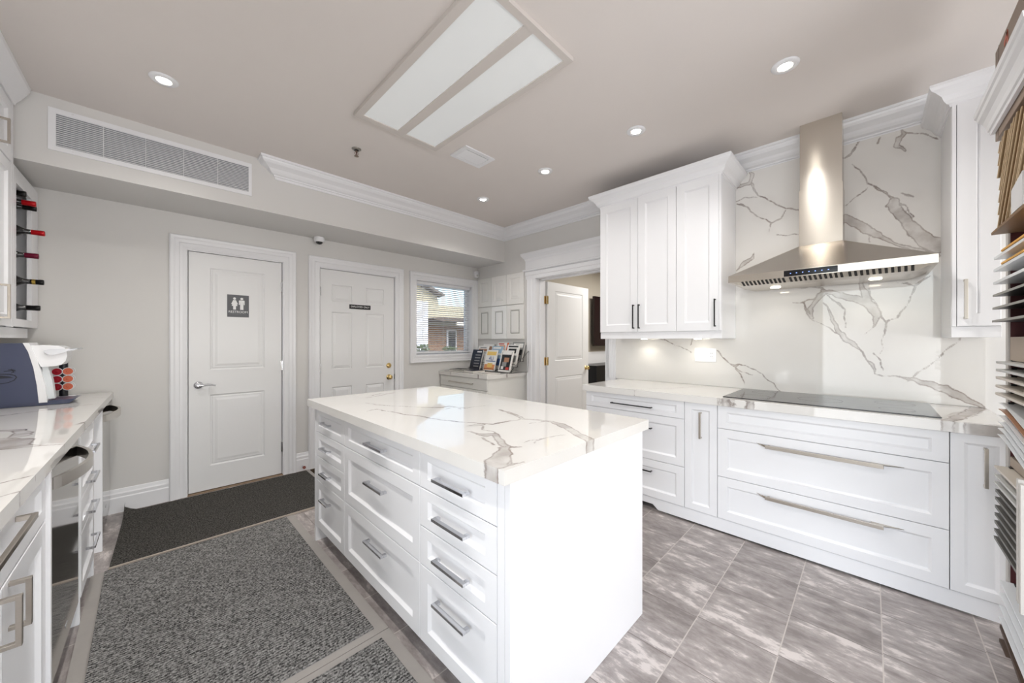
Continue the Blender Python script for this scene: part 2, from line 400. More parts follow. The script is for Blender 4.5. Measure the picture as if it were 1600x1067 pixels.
def slab(name, a0, a1, b0, b1, to3, thick, veins, step, skirt=None, **kw):
    """marble slab: fine grid over (a, b) carrying the vein distance, border pulled back by thick; to3(a, b, d) with d = depth"""
    na, nb = max(2, int((a1-a0)/step)+1), max(2, int((b1-b0)/step)+1)
    A, B = np.meshgrid(np.linspace(a0, a1, na), np.linspace(b0, b1, nb), indexing='ij')
    P = np.stack([A.ravel(), B.ravel()], 1); F = vein_field(P, veins)
    vs = [to3(p[0], p[1], 0) for p in P]
    fs = [(i*nb+j, (i+1)*nb+j, (i+1)*nb+j+1, i*nb+j+1) for i in range(na-1) for j in range(nb-1)]
    border = [i*nb for i in range(na)] + [(na-1)*nb+j for j in range(1, nb)] + [i*nb+nb-1 for i in range(na-2, -1, -1)] + [j for j in range(nb-2, 0, -1)]
    k = len(vs); m = len(border)
    vs += [to3(P[q, 0], P[q, 1], thick) for q in border]; F = np.concatenate([F, F[border]])
    fs += [(border[i], border[(i+1) % m], k+(i+1) % m, k+i) for i in range(m)] + [list(range(k, k+m))]
    b = MB(); b.v = vs; b.f = [list(q) for q in fs]; b.m = [0]*len(fs); b.sm = [False]*len(fs)
    o = b.build(name, M_marble(), None, **kw)
    at = o.data.attributes.new('vein', 'FLOAT', 'POINT'); at.data.foreach_set('value', F.astype(np.float32)); return o
def text_mb(body, size, f, depth=.001, align='CENTER'):
    """text laid on a front; f maps (u, v, n)"""
    cu = bpy.data.curves.new('t', 'FONT'); cu.body = body; cu.size = size; cu.align_x = align; cu.align_y = 'CENTER'
    to = bpy.data.objects.new('t', cu); COL.objects.link(to); dg = bpy.context.evaluated_depsgraph_get(); dg.update()
    me = bpy.data.meshes.new_from_object(to.evaluated_get(dg)); b = MB()
    b.add([f(v.co.x, v.co.y, depth) for v in me.vertices], [list(p.vertices) for p in me.polygons])
    bpy.data.objects.remove(to); bpy.data.curves.remove(cu); bpy.data.meshes.remove(me); return b
def copy_thing(o, loc, label=None, **kw):
    r = o.copy(); COL.objects.link(r); r.matrix_world = FR[0] @ Matrix.Translation(Vector(loc)) if loc is not None else o.matrix_world
    if label: r['label'] = label
    for k_, v_ in kw.items(): r[k_] = v_
    for ch in list(o.children):
        c = ch.copy(); COL.objects.link(c); c.parent = r
        for g in ch.children: d = g.copy(); COL.objects.link(d); d.parent = c
    return r

# ------------------------------------------------------------------ marble veins: (a, b, width) runs in metres
VE_SPLASH = [[[0.771,2.52,0.025],[0.673,2.522,0.02],[0.66,2.59,0.022],[0.673,2.618,0.01]],[[0.66,2.518,0.014],[0.624,2.42,0.004],[0.548,2.352,0.004],[0.448,2.272,0.005],[0.373,2.235,0.008]],[[0.768,2.407,0.004],[0.708,2.417,0.005],[0.624,2.404,0.003]],[[0.764,2.387,0.008],[0.694,2.344,0.006],[0.626,2.255,0.004],[0.535,2.179,0.004],[0.479,2.204,0.005],[0.448,2.257,0.004]],[[0.541,2.18,0.003],[0.545,2.104,0.002]],[[0.504,2.09,0.002],[0.448,2.068,0.004],[0.373,2.06,0.004]],[[0.767,1.855,0.008],[0.708,1.904,0.025],[0.653,1.935,0.018],[0.646,1.974,0.003]],[[0.125,2.525,0.006],[0.103,2.538,0.01],[0.077,2.578,0.007],[0.045,2.621,0.003]],[[-0.031,2.562,0.004],[-0.041,2.597,0.005]],[[-0.16,2.473,0.004],[-0.115,2.525,0.022],[-0.122,2.561,0.028],[-0.147,2.583,0.014],[-0.138,2.629,0.003]],[[-0.147,2.588,0.004],[-0.234,2.542,0.0025],[-0.287,2.497,0.0025]],[[0.085,2.469,0.002],[0.056,2.426,0.004],[0.027,2.362,0.004],[0.013,2.328,0.004],[-0.029,2.281,0.007],[-0.062,2.233,0.008],[-0.102,2.188,0.01]],[[0.013,2.294,0.002],[0.063,2.254,0.003],[0.118,2.203,0.003]],[[-0.073,2.148,0.012],[-0.102,2.169,0.045],[-0.115,2.118,0.05],[-0.16,2.023,0.045],[-0.204,1.948,0.06],[-0.246,1.885,0.075],[-0.291,1.859,0.08]],[[-0.105,2.187,0.005],[-0.154,2.136,0.004],[-0.185,2.049,0.003]],[[-0.135,2.217,0.003],[-0.16,2.195,0.009],[-0.191,2.173,0.002]],[[0.125,2.119,0.045],[0.056,2.057,0.05],[0.006,2.007,0.04],[-0.056,1.95,0.025],[-0.109,1.902,0.014],[-0.173,1.862,0.014],[-0.246,1.821,0.02],[-0.291,1.8,0.014]],[[0.002,2.001,0.004],[0.003,1.938,0.002]],[[0.477,1.684,0.003],[0.383,1.672,0.003],[0.294,1.675,0.005],[0.237,1.65,0.009]],[[0.402,1.563,0.0025],[0.346,1.566,0.004],[0.316,1.587,0.005],[0.28,1.584,0.006],[0.23,1.645,0.01]],[[0.346,1.566,0.004],[0.323,1.493,0.009],[0.294,1.454,0.022]],[[0.294,1.454,0.018],[0.309,1.521,0.024],[0.258,1.592,0.026],[0.23,1.626,0.026]],[[0.237,1.636,0.02],[0.182,1.622,0.03],[0.128,1.586,0.036],[0.076,1.568,0.042],[0.026,1.546,0.046],[-0.011,1.501,0.046],[-0.032,1.448,0.034],[-0.02,1.406,0.016],[-0.005,1.372,0.004]],[[0.051,1.671,0.014],[0.026,1.616,0.032],[0.02,1.555,0.04]],[[0.007,1.666,0.002],[0.001,1.579,0.002],[-0.035,1.499,0.003],[-0.065,1.413,0.004],[-0.068,1.379,0.008],[-0.056,1.311,0.003],[-0.053,1.227,0.003],[-0.041,1.201,0.0025]],[[-0.065,1.4,0.003],[-0.085,1.42,0.0025]],[[0.216,1.607,0.003],[0.162,1.548,0.01],[0.125,1.5,0.005],[0.122,1.375,0.003]],[[0.237,1.553,0.006],[0.202,1.496,0.012],[0.175,1.404,0.02],[0.162,1.358,0.022],[0.115,1.295,0.026],[0.076,1.259,0.024],[0.051,1.233,0.008],[0.02,1.164,0.005],[-0.011,1.131,0.018],[-0.02,1.106,0.007],[-0.017,1.076,0.003],[-0.053,1.057,0.003],[-0.106,1.069,0.004],[-0.145,1.059,0.007]],[[0.294,1.436,0.002],[0.223,1.391,0.003],[0.175,1.349,0.008]],[[-0.011,1.209,0.0025],[-0.044,1.158,0.003],[-0.059,1.095,0.002]],[[-0.145,1.059,0.012],[-0.184,1.05,0.016],[-0.217,1.032,0.026],[-0.264,1.024,0.032],[-0.31,1.004,0.038],[-0.355,0.97,0.038],[-0.403,0.945,0.03],[-0.454,0.917,0.01]],[[-0.162,1.04,0.004],[-0.2,1.083,0.004],[-0.243,1.126,0.003],[-0.305,1.22,0.003],[-0.365,1.282,0.003],[-0.372,1.309,0.003]],[[-0.254,1.681,0.006],[-0.2,1.627,0.008],[-0.173,1.556,0.004],[-0.151,1.5,0.004],[-0.123,1.444,0.006]],[[-0.111,1.661,0.002],[-0.162,1.647,0.003],[-0.198,1.623,0.005]],[[-0.123,1.437,0.002],[-0.071,1.413,0.002]],[[0.026,1.338,0.002],[-0.011,1.38,0.003]],[[1.391,1.312,0.006],[1.336,1.295,0.004],[1.23,1.247,0.003],[1.108,1.19,0.004]],[[1.094,1.31,0.006],[1.113,1.253,0.003]],[[0.906,1.21,0.006],[0.866,1.151,0.005],[0.814,1.109,0.006],[0.771,1.087,0.016],[0.746,1.101,0.006],[0.705,1.09,0.003],[0.641,1.065,0.004],[0.594,1.036,0.003],[0.582,1.004,0.003],[0.518,0.964,0.003],[0.478,0.909,0.003]],[[0.771,1.073,0.006],[0.73,1.037,0.0025],[0.657,1.022,0.002]],[[0.771,1.063,0.006],[0.738,1.017,0.0025],[0.705,0.943,0.002]]]
VE_ISLAND = [[[0.832,1.923,0.003],[0.896,1.946,0.004],[0.915,1.839,0.006],[0.941,1.681,0.01],[0.968,1.608,0.008],[0.991,1.456,0.009],[1.037,1.352,0.009],[1.074,1.281,0.008],[1.108,1.222,0.009],[1.203,1.216,0.008],[1.221,1.211,0.008]],[[0.939,2.184,0.005],[0.958,2.08,0.004],[1.007,1.969,0.005],[1.064,1.891,0.005],[1.086,1.841,0.005],[1.179,1.724,0.012],[1.233,1.74,0.009],[1.249,1.677,0.009],[1.256,1.621,0.005],[1.39,1.602,0.004]],[[1.167,1.673,0.003],[1.226,1.688,0.003],[1.226,1.614,0.003]],[[1.093,2.456,0.006],[1.174,2.493,0.005],[1.265,2.462,0.005],[1.018,2.368,0.003]],[[0.997,1.274,0.005],[1.035,1.259,0.025],[1.063,1.255,0.035]],[[0.943,1.2,0.005],[0.959,1.19,0.005],[0.943,1.136,0.012],[0.959,1.1,0.036],[0.993,1.085,0.03],[0.946,1.004,0.026],[0.907,0.944,0.026]],[[1.052,1.219,0.006],[1.008,1.173,0.005],[1.017,1.122,0.005],[0.994,1.065,0.004],[0.947,0.986,0.005]],[[0.924,1.097,0.004],[0.913,1.037,0.004],[0.892,0.975,0.004]],[[0.909,0.927,0.016],[0.837,0.871,0.06],[0.782,0.838,0.07],[0.742,0.811,0.055]],[[0.913,0.923,0.004],[0.883,0.88,0.004],[0.83,0.839,0.004],[0.794,0.791,0.004]],[[1.365,1.455,0.005],[1.354,1.396,0.016],[1.347,1.336,0.014]],[[1.359,1.445,0.012],[1.349,1.361,0.014],[1.314,1.258,0.02],[1.286,1.192,0.018],[1.315,1.132,0.016],[1.335,1.054,0.02],[1.321,0.999,0.042],[1.268,0.903,0.036],[1.218,0.821,0.034],[1.197,0.772,0.036],[1.174,0.749,0.036]],[[1.138,1.211,0.008],[1.197,1.208,0.006],[1.276,1.202,0.005]],[[1.228,1.114,0.003],[1.271,1.105,0.003],[1.324,1.079,0.003]],[[0.987,0.919,0.002],[1.026,0.916,0.003],[1.054,0.907,0.003]],[[1.012,0.885,0.002],[1.072,0.908,0.003],[1.134,0.896,0.003],[1.19,0.871,0.002]],[[0.874,0.93,0.01],[0.897,0.924,0.02],[0.946,0.891,0.003]],[[0.748,0.796,0.02],[0.766,0.789,0.014],[0.831,0.774,0.003]]]
VE_RIGHT = [[(2.64,-.25,.03),(2.80,-.30,.045),(3.0,-.36,.05),(3.34,-.44,.05)],[(2.65,.72,.008),(2.68,.60,.030),(2.66,.52,.012)],[(2.66,1.3,.004),(3.0,1.1,.003),(3.3,.95,.003)],[(2.65,-.33,.05),(2.66,-.40,.06)]]
VE_LEFT = [[(-.55,2.62,.03),(-.43,2.56,.03),(-.40,2.4,.05)],[(-.56,2.32,.20),(-.48,2.30,.17),(-.42,2.26,.13),(-.37,2.16,.06),(-.32,2.13,.012),(-.26,2.10,.005)],[(-.26,1.68,.004),(-.31,1.64,.005),(-.6,1.6,.004),(-.9,1.7,.01)],[(-.25,1.52,.004),(-.38,1.45,.004),(-.6,1.35,.004)],[(-.94,3.2,.012),(-.6,3.1,.006),(-.3,3.3,.005)],[(-.25,2.62,.012),(-.27,2.56,.012)],[(-.9,3.9,.006),(-.5,3.8,.008),(-.26,3.6,.004)]]

# ================================================================== THE ROOM
XR, YB, ZC, ZS, YS = 3.35, 4.02, 2.74, 2.33, 3.46      # right wall, back wall, ceiling, soffit underside, soffit face
XL, YN = -1.02, -4.1
struct('floor', MB().box(-1.3, 8.2, YN, YB+.12, -.06, 0), M_floor())
struct('ceiling', MB().box(-1.3, 8.2, YN, YB+.12, ZC, ZC+.06), M_ceil())
b = MB()        # back wall with two doors and a window
for x0, x1, z0, z1 in ((-1.3,.236,0,ZC), (.92,1.248,0,ZC), (2.075,2.36,0,ZC), (3.25,3.52,0,ZC), (.236,.92,2.04,ZC), (1.248,2.075,2.04,ZC), (2.36,3.25,2.05,ZC), (2.36,3.25,0,1.10)):
    b.box(x0, x1, YB, YB+.15, z0, z1)
struct('wall_back', b, M_paint())
b = MB()        # right wall with the doorway
for y0, y1, z0, z1 in ((YN,1.95,0,ZC), (2.905,YB,0,ZC), (1.95,2.905,2.05,ZC)): b.box(XR, XR+.17, y0, y1, z0, z1)
struct('wall_right', b, M_paint())
FR[0] = Matrix.Rotation(R(-1.15), 4, 'Z')
b = MB()
for y0, y1, z0, z1 in ((YN,-3.75,0,ZC), (.65,4.04,0,ZC), (-3.75,.65,2.35,ZC), (-3.75,.65,0,.12)): b.box(XL-.1, -.95, y0, y1, z0, z1)
struct('wall_left', b, M_paint())
b = MB()
for y in (-3.75, -2.31, -.85, .59): b.box(-1.08, -1.0, y, y+.06, .12, 2.35)
for y0, y1 in ((-3.69, -2.31), (-2.25, -.85), (-.79, .59)): b.box(-1.08, -1.0, y0, y1, .12, .18).box(-1.08, -1.0, y0, y1, 2.29, 2.35)
o = struct('window_added', b, M_trim())  # unseen window, added in the left wall to let the side fill in
MB().box(-1.045, -1.035, -3.69, .59, .18, 2.29).build('pane', M_glass(), o)
FR[0] = Matrix.Identity(4)
b = MB()        # shop front behind the camera: piers and header round a wide window
for x0, x1, z0, z1 in ((-1.3,-.7,0,ZC), (3.2,3.6,0,ZC), (-.7,3.2,0,.35), (-.7,3.2,2.55,ZC)): b.box(x0, x1, YN-.15, YN, z0, z1)
struct('wall_front', b, M_paint())
b = MB()
for x in (-.7, .6, 1.9, 3.14): b.box(x, x+.06, YN-.12, YN-.04, .35, 2.55)
b.box(-.7, 3.2, YN-.12, YN-.04, .35, .41); b.box(-.7, 3.2, YN-.12, YN-.04, 2.49, 2.55)
o = struct('window_2', b, M_trim())
MB().box(-.66, 3.16, YN-.09, YN-.08, .4, 2.5).build('pane', M_glass(), o)
struct('wall_soffit', MB().box(-.97, XR, YS, YB, ZS, ZC), M_paint())
# crown mouldings
def crown_prof(zt, drop, proj):
    q = [(0, 0), (proj, 0), (proj, -.016), (proj*.93, -.020), (proj*.90, -.030), (proj*.80, -.045), (proj*.62, -.058),
         (proj*.50, -.068), (proj*.42, -.082), (proj*.30, -.096), (proj*.16, -.104), (proj*.15, -.112), (proj*.08, -.116), (proj*.07, -.133), (0, -.133)]
    return [(o, zt + h*drop/.133) for o, h in q]
b = MB().sweep(crown_prof(ZC, .133, .125), [(XR, -.44), (XR, YS), (.745, YS), (.745, YS+.002)], side=1)
# cut return at the free end of the soffit moulding
struct('trim_1', b, M_trim())
# baseboards
BP = [(0, 0), (.018, 0), (.018, .11), (.014, .118), (.014, .14), (.009, .150), (.006, .172), (0, .176)]
struct('baseboard_back', MB().sweep(BP, [(.125, YB), (-.97, YB)], 1), M_trim())
struct('baseboard_center', MB().sweep(BP, [(1.158, YB), (1.032, YB)], 1), M_trim())
struct('baseboard_right', MB().sweep(BP, [(XR, 3.035), (XR, 3.065)], 1), M_trim())
struct('baseboard_rear', MB().sweep(BP, [(2.65, YB), (2.194, YB)], 1), M_trim())

# casing: rings of stepped boards round an opening
def casing(f, u0, u1, v1, w, v0=0, bottom=False, name='casing', parent=None):
    prof = [(0, 0), (0, .012), (.012, .016), (.030, .013), (.046, .013), (.052, .019), (.075, .021), (.085, .026), (w-.008, .028), (w, .022), (w, 0)]
    b = MB()
    if bottom: path = [(u0, v0), (u0, v1), (u1, v1), (u1, v0), (u0, v0)]
    else: path = [(u0, v0), (u0, v1), (u1, v1), (u1, v0)]
    P = [Vector(p) for p in path]; n = len(P); vs = []; k = len(prof)
    for i in range(n):
        if bottom: d0 = (P[i] - P[i-1 if i else n-2]).normalized(); d1 = (P[(i+1) if i < n-1 else 1] - P[i]).normalized()
        else:
            d0 = (P[i] - P[i-1]).normalized() if i else (P[1]-P[0]).normalized(); d1 = (P[i+1] - P[i]).normalized() if i < n-1 else d0
        n0 = Vector((-d0.y, d0.x)); n1 = Vector((-d1.y, d1.x)); m = (n0+n1)/(1+n0.dot(n1))
        vs += [f(P[i].x + m.x*o, P[i].y + m.y*o, h) for o, h in prof]
    fs = [(i*k+j, i*k+j+1, (i+1)*k+j+1, (i+1)*k+j) for i in range(n-1) for j in range(k-1)]
    b.add(vs, fs)
    return b.build(name, M_trim(), parent)
fb = mp('-y', YB); frw = mp('-x', XR)

# ---- restroom door
d = thing('door_1', None, None, (.578, YB, 0)); d['kind'] = 'structure'
casing(fb, .236, .92, 2.045, .11, parent=d)
b = MB(); 
for x0, x1, z0, z1 in ((.228,.238,0,2.045), (.918,.928,0,2.045), (.228,.928,2.038,2.046)): b.box(x0, x1, YB-.002, YB+.14, z0, z1)
b.build('jamb', M_trim(), d)
lf = panelled(MB(), '-y', YB+.004, [.243,.38,.775,.913], [.014,.217,.826,1.037,1.912,2.034], {(1,1),(1,3)}, .036, RAISED).build('door_leaf', M_door(), d)
b = MB().lathe([(0,-.013),(.020,-.013),(.028,-.008),(.032,0)], (.305, YB+.004, .913), 'y', 28)
b.cyl((.305, YB-.006, .913), (.305, YB-.05, .913), .010, n=16)
b.tube([(.303, YB-.046, .913), (.330, YB-.048, .914), (.36, YB-.046, .918), (.39, YB-.044, .914), (.415, YB-.046, .905)], [.010,.010,.0085,.007,.006], 12)
b.build('lever_handle', M_chrome(), lf)
for z in (1.80, 1.05, .27):
    MB().cyl((.916, YB-.004, z-.045), (.916, YB-.004, z+.045), .006, n=12).box(.906, .926, YB, YB+.003, z-.045, z+.045).build('hinge', M_chrome(), d)
MB().box(.236, .92, YB-.02, YB+.14, 0, .008).build('threshold', mat('oak_threshold', (150, 128, 106), .6, noise=.1, nscale=20), d)
MB().box(.236, .92, YB+.141, YB+.15, 0, 2.04).build('backing', M_door(), d)
# restroom sign
s = MB().rbox(.497, .654, YB-.0005, YB+.0035, 1.500, 1.697, .001).build('restroom_sign', mat('sign_grey', (92, 93, 97), .45, noise=.03, nscale=30), None,
    label='square dark grey restroom sign with two white figures on the left door', cat='sign')
fs_ = mp('-y', YB-.0005); white = mat('sign_white', (240, 240, 240), .5, noise=.01, nscale=20)
def poly(b, pts, f, n=.001): b.prism([f(u, v, .0002) for u, v in pts], Vector(f(0, 0, n)) - Vector(f(0, 0, .0002))); return b
def disc(cu, cv, r, n=20): return [(cu + r*math.cos(2*math.pi*i/n), cv + r*math.sin(2*math.pi*i/n)) for i in range(n)]
b = MB(); cx = .549
poly(b, disc(cx, 1.664, .0105), fs_)
poly(b, [(cx-.010,1.650),(cx+.010,1.650),(cx+.024,1.615),(cx+.018,1.612),(cx+.013,1.624),(cx+.021,1.598),(cx+.010,1.598),(cx+.010,1.566),(cx-.010,1.566),(cx-.010,1.598),(cx-.021,1.598),(cx-.013,1.624),(cx-.018,1.612),(cx-.024,1.615)], fs_)
cx = .601
poly(b, disc(cx, 1.664, .0105), fs_)
poly(b, [(cx-.018,1.650),(cx+.018,1.650),(cx+.021,1.645),(cx+.021,1.610),(cx+.014,1.610),(cx+.012,1.636),(cx+.012,1.566),(cx-.012,1.566),(cx-.012,1.636),(cx-.014,1.610),(cx-.021,1.610),(cx-.021,1.645)], fs_)
b.build('pictogram', white, s)
text_mb('RESTROOM', .027, lambda u, v, n: (.5755+u, YB-.0007-n, 1.545+v)).build('lettering', white, s)
b = MB()
for i in range(14): b.box(.513+i*.0085, .516+i*.0085, YB-.0015, YB-.0004, 1.525+(i % 3)*.0015, 1.5275+(i % 3)*.0015)
b.build('braille', mat('braille_grey', (150, 150, 152), .5, noise=.02), s)
# ---- staff door
d = thing('door_2', None, None, (1.66, YB, 0)); d['kind'] = 'structure'
casing(fb, 1.248, 2.075, 2.045, .105, parent=d)
b = MB()
for x0, x1, z0, z1 in ((1.240,1.250,0,2.045), (2.073,2.083,0,2.045), (1.240,2.083,2.038,2.046)): b.box(x0, x1, YB-.002, YB+.14, z0, z1)
b.build('jamb', M_trim(), d)
us = [1.255,1.368,1.578,1.728,1.943,2.068]
lf = panelled(MB(), '-y', YB+.004, us, [.014,.20,.80,.985,1.592,1.70,1.88,2.034], {(i, j) for i in (1, 3) for j in (1, 3, 5)}, .036,
    [(0,0),(.006,-.007),(.012,-.009),(.018,-.004),(.022,-.004),(.040,.001)]).build('door_leaf', M_door(), d)
MB().lathe([(0,-.05),(.018,-.049),(.026,-.040),(.026,-.030),(.012,-.020),(.012,-.006),(.030,-.004),(.032,0)], (2.004, YB+.004, .862), 'y', 28).build('door_knob', M_gold(), lf)
MB().lathe([(0,-.014),(.020,-.014),(.028,-.008),(.031,0)], (2.002, YB+.004, .998), 'y', 28).box(1.999, 2.005, YB-.018, YB-.008, .986, 1.010).build('deadbolt', M_gold(), lf)
for z in (1.80, 1.0, .27):
    MB().cyl((1.252, YB-.004, z-.045), (1.252, YB-.004, z+.045), .006, n=12).box(1.242, 1.262, YB, YB+.003, z-.045, z+.045).build('hinge', M_chrome(), d)
MB().box(1.248, 2.075, YB+.141, YB+.15, 0, 2.04).build('backing', M_door(), d)
MB().box(2.068, 2.075, YB-.001, YB+.003, .835, .895).build('strike_plate', M_black(), d)
s = MB().rbox(1.548, 1.782, YB-.0005, YB+.0035, 1.636, 1.684, .001).build('staff_sign', mat('sign_black', (22, 22, 24), .4, noise=.05), None,
    label='narrow black sign with white capitals on the six-panel door', cat='sign')
text_mb('EMPLOYEES ONLY', .0275, lambda u, v, n: (1.665+u*.92, YB-.0007-n, 1.660+v)).build('lettering', white, s)
# ---- back window
d = thing('window_1', None, None, (2.805, YB, 1.1)); d['kind'] = 'structure'
casing(fb, 2.362, 3.248, 2.052, .095, v0=1.105, bottom=True, parent=d)
b = MB()
for x0, x1, z0, z1 in ((2.355,2.368,1.1,2.06), (3.242,3.255,1.1,2.06), (2.355,3.255,2.045,2.06), (2.355,3.255,1.095,1.112)): b.box(x0, x1, YB-.001, YB+.15, z0, z1)
b.build('reveal', M_trim(), d)
b = MB()
for x0, x1, z0, z1 in ((2.368,2.40,1.112,2.045), (3.21,3.242,1.112,2.045), (2.40,3.21,2.013,2.045), (2.40,3.21,1.112,1.15)): b.box(x0, x1, YB+.105, YB+.14, z0, z1)
b.build('sash', M_trim(), d)
MB().box(2.395, 3.215, YB+.120, YB+.124, 1.145, 2.018).build('pane', M_glass(), d)
bl = thing('venetian_blind', 'white horizontal slat blind hanging open in the small back window', 'blind', (2.8, YB+.05, 2.04))
MB().rbox(2.372, 3.238, YB+.03, YB+.07, 2.005, 2.043, .003).build('head_rail', M_trim(), bl)
b = MB(); nsl = 33
for i in range(nsl):
    z = 1.99 - i*.0258; vs = []
    for x in (2.376, 3.234):
        for k in range(5):
            t = k/4 - .5; vs.append((x, YB+.05 + t*.025, z + (.25-t*t)*.010 - t*.0075))
    b.add(vs, [(k, k+1, k+6, k+5) for k in range(4)], True)
b.build('slats', mat('blind_slat', (240, 240, 240), .45, noise=.01), bl)
MB().rbox(2.374, 3.236, YB+.038, YB+.062, 1.128, 1.146, .003).build('bottom_rail', M_trim(), bl)
b = MB()
for x in (2.50, 2.80, 3.10):
    for y in (YB+.0365, YB+.0635): b.cyl((x, y, 1.14), (x, y, 2.01), .0009, n=6)
b.build('ladder_cords', M_trim(), bl)
MB().cyl((2.47, YB+.022, 1.30), (2.47, YB+.028, 2.0), .003, n=8).build('tilt_wand', M_trim(), bl)
# ---- doorway to the next room
d = thing('door_3', None, None, (XR, 2.43, 0)); d['kind'] = 'structure'
b = MB()
prof = [(0,0),(.014,0),(.018,.010),(.018,.055),(.024,.062),(.024,.112),(.030,.118),(.030,.125),(0,.125)]
for y, sgn in ((2.905, 1), (1.95, -1)):
    b.prism([(XR-h, y+sgn*o, 0) for h, o in prof], (0, 0, 2.05))
b.build('casing', M_trim(), d)
def header_prof(): return [(0,2.05),(.022,2.05),(.022,2.09),(.028,2.095),(.028,2.135),(.022,2.14),(.050,2.150),(.052,2.165),(.026,2.175),(.026,2.275),(.032,2.285),(.036,2.30),(.052,2.318),(.066,2.335),(.070,2.350),(.072,2.367),(0,2.367)]
b = MB().sweep([(h, z) for h, z in header_prof()], [(XR, 1.80), (XR, 3.035), (XR+.02, 3.035)], 1)
b.build('header', M_trim(), d)
b = MB()
for y0, y1, z0, z1 in ((2.900,2.908,0,2.05), (1.947,1.955,0,2.05), (1.947,2.908,2.042,2.052)): b.box(XR-.001, XR+.171, y0, y1, z0, z1)
for y0, y1, z0, z1 in ((2.888,2.900,0,2.042), (1.955,1.967,0,2.042), (1.955,2.90,2.03,2.042)): b.box(XR+.06, XR+.125, y0, y1, z0, z1)
b.build('jamb', M_trim(), d)
# leaf, hinged on the far jamb and swung back into the next room
lf = panelled(MB(), '-y', 2.885, [3.545,3.70,4.325,4.47], [.012,.22,.82,1.03,1.93,2.035], {(1,1),(1,3)}, .036, RAISED).build('door_leaf', M_door(), d)
for z in (1.80, 1.03, .27):
    MB().cyl((3.527, 2.880, z-.05), (3.527, 2.880, z+.05), .008, n=12).box(3.50, 3.527, 2.897, 2.900, z-.05, z+.05).box(3.53, 3.56, 2.8825, 2.8845, z-.05, z+.05).build('hinge', M_gold(), d)
MB().lathe([(0,-.055),(.02,-.054),(.029,-.043),(.029,-.033),(.012,-.022),(.012,-.005),(.030,-.003),(.032,0)], (4.405, 2.885, .905), 'y', 24).build('door_knob', M_gold(), lf)

# ---- next room
M_nr = mat('next_room_paint', (200, 192, 178), .8, noise=.02, nscale=4)
struct('wall_east', MB().box(8.0, 8.1, 0, 4.0, 0, ZC), M_nr)
struct('wall_north', MB().box(3.52, 8.0, 3.36, 3.46, 1.10, ZC), M_nr)
struct('wall_wainscot', MB().box(3.52, 8.0, 3.35, 3.46, 0, 1.10), M_trim())
struct('wall_south', MB().box(3.52, 8.0, -.1, 0, 0, ZC), M_nr)
t = thing('wall_television', 'black flat television hung on the wall of the next room', 'television', (5.9, 3.30, 1.6))
MB().rbox(5.235, 6.75, 3.255, 3.30, 1.20, 2.03, .004).build('screen', mat('tv_screen', (28, 10, 14), .15, noise=.1, nscale=2), t)
MB().box(5.7, 6.3, 3.30, 3.36, 1.45, 1.8).build('wall_mount', M_black(), t)
t = thing('media_cabinet', 'low black cabinet under the television in the next room', 'cabinet', (5.6, 3.1, 0))
MB().rbox(4.80, 6.6, 2.95, 3.34, .02, .905, .004).build('body', mat('black_laminate', (16, 16, 18), .3, noise=.1), t)
MB().box(5.05, 5.5, 2.944, 2.95, .55, .80).build('door', mat('black_glass', (14, 20, 22), .08, noise=.1), t)

# ================================================================== OUTSIDE
struct('floor_outside', MB().box(-6, 16, YB+.15, 20, -.35, -.3), mat('asphalt', (150, 148, 145), .9, noise=.1, nscale=8))
h = thing('neighbour_house', 'cream sided house with brick base seen through the back window', 'house', (9.0, 11.5, -.3))
MB().prism([(4.8, 11.5, 1.85), (4.8, 11.5, 4.15), (7.62, 11.5, 2.95), (7.70, 11.5, 2.62), (14, 11.5, 2.62), (14, 11.5, 1.85)], (0, 3.5, 0)).build('siding', M_siding(), h)
MB().box(4.85, 14, 11.52, 15, -.3, 1.85).build('brick_base', M_brick(), h)
MB().prism([(4.6, 11.2, 4.24), (7.75, 11.2, 2.92), (7.78, 11.2, 3.0), (4.6, 11.2, 4.34)], (0, 4, 0)).build('roof', mat('roof_shingle', (118, 112, 106), .9, noise=.1), h)
b = MB().prism([(6.9,10.6,2.02),(7.3,10.6,1.98),(14,10.6,2.06),(14,10.6,2.16),(7.3,10.6,2.10),(6.9,10.6,2.08)], (0, .9, 0))
b.build('porch_roof', mat('porch_brown', (104, 92, 82), .7, noise=.05), h)
MB().box(7.9, 14, 10.62, 10.7, 1.82, 1.96).build('fascia', mat('porch_white', (226, 220, 205), .7, noise=.02), h)
MB().box(8.05, 8.5, 11.46, 11.52, .9, 1.7).build('window', M_trim(), h)
MB().box(8.11, 8.44, 11.45, 11.462, .96, 1.64).build('window_pane', mat('dark_glass', (50, 56, 62), .1, noise=.1), h)
MB().box(3.2, 6.42, 10.2, 11.4, -.3, 2.55).build('garden_shed', mat('shed_white', (235, 238, 242), .8, noise=.02), None, label='white wall of an outbuilding left of the cream house outside', cat='shed')
def shrub(x, y, z, r, n, label, col):
    b = MB()
    for i in range(n):
        a = random.uniform(0, 6.28); rr = r*random.random()**.5; hz = random.uniform(0, r*2.5)
        p = Vector((x+rr*math.cos(a)*(1.1-hz/r/3), y+rr*math.sin(a)*.6, z+hz)); q = Vector((random.uniform(-1,1), random.uniform(-1,1), random.uniform(-.3,1))).normalized()*.09; s_ = q.orthogonal().normalized()*.035
        b.add([p, p+q*.5+s_, p+q, p+q*.5-s_], [(0, 1, 2, 3)])
    t = thing('shrub', label, 'shrub', (x, y, z), group='shrubs outside the back window')
    b.build('foliage', mat('leaf_%d' % col[1], col, .8, noise=.3, nscale=6), t)
    MB().cyl((x, y, z), (x, y, z+r), .03, .015, 8).build('stem', mat('bark', (90, 76, 62), .9, noise=.1), t)
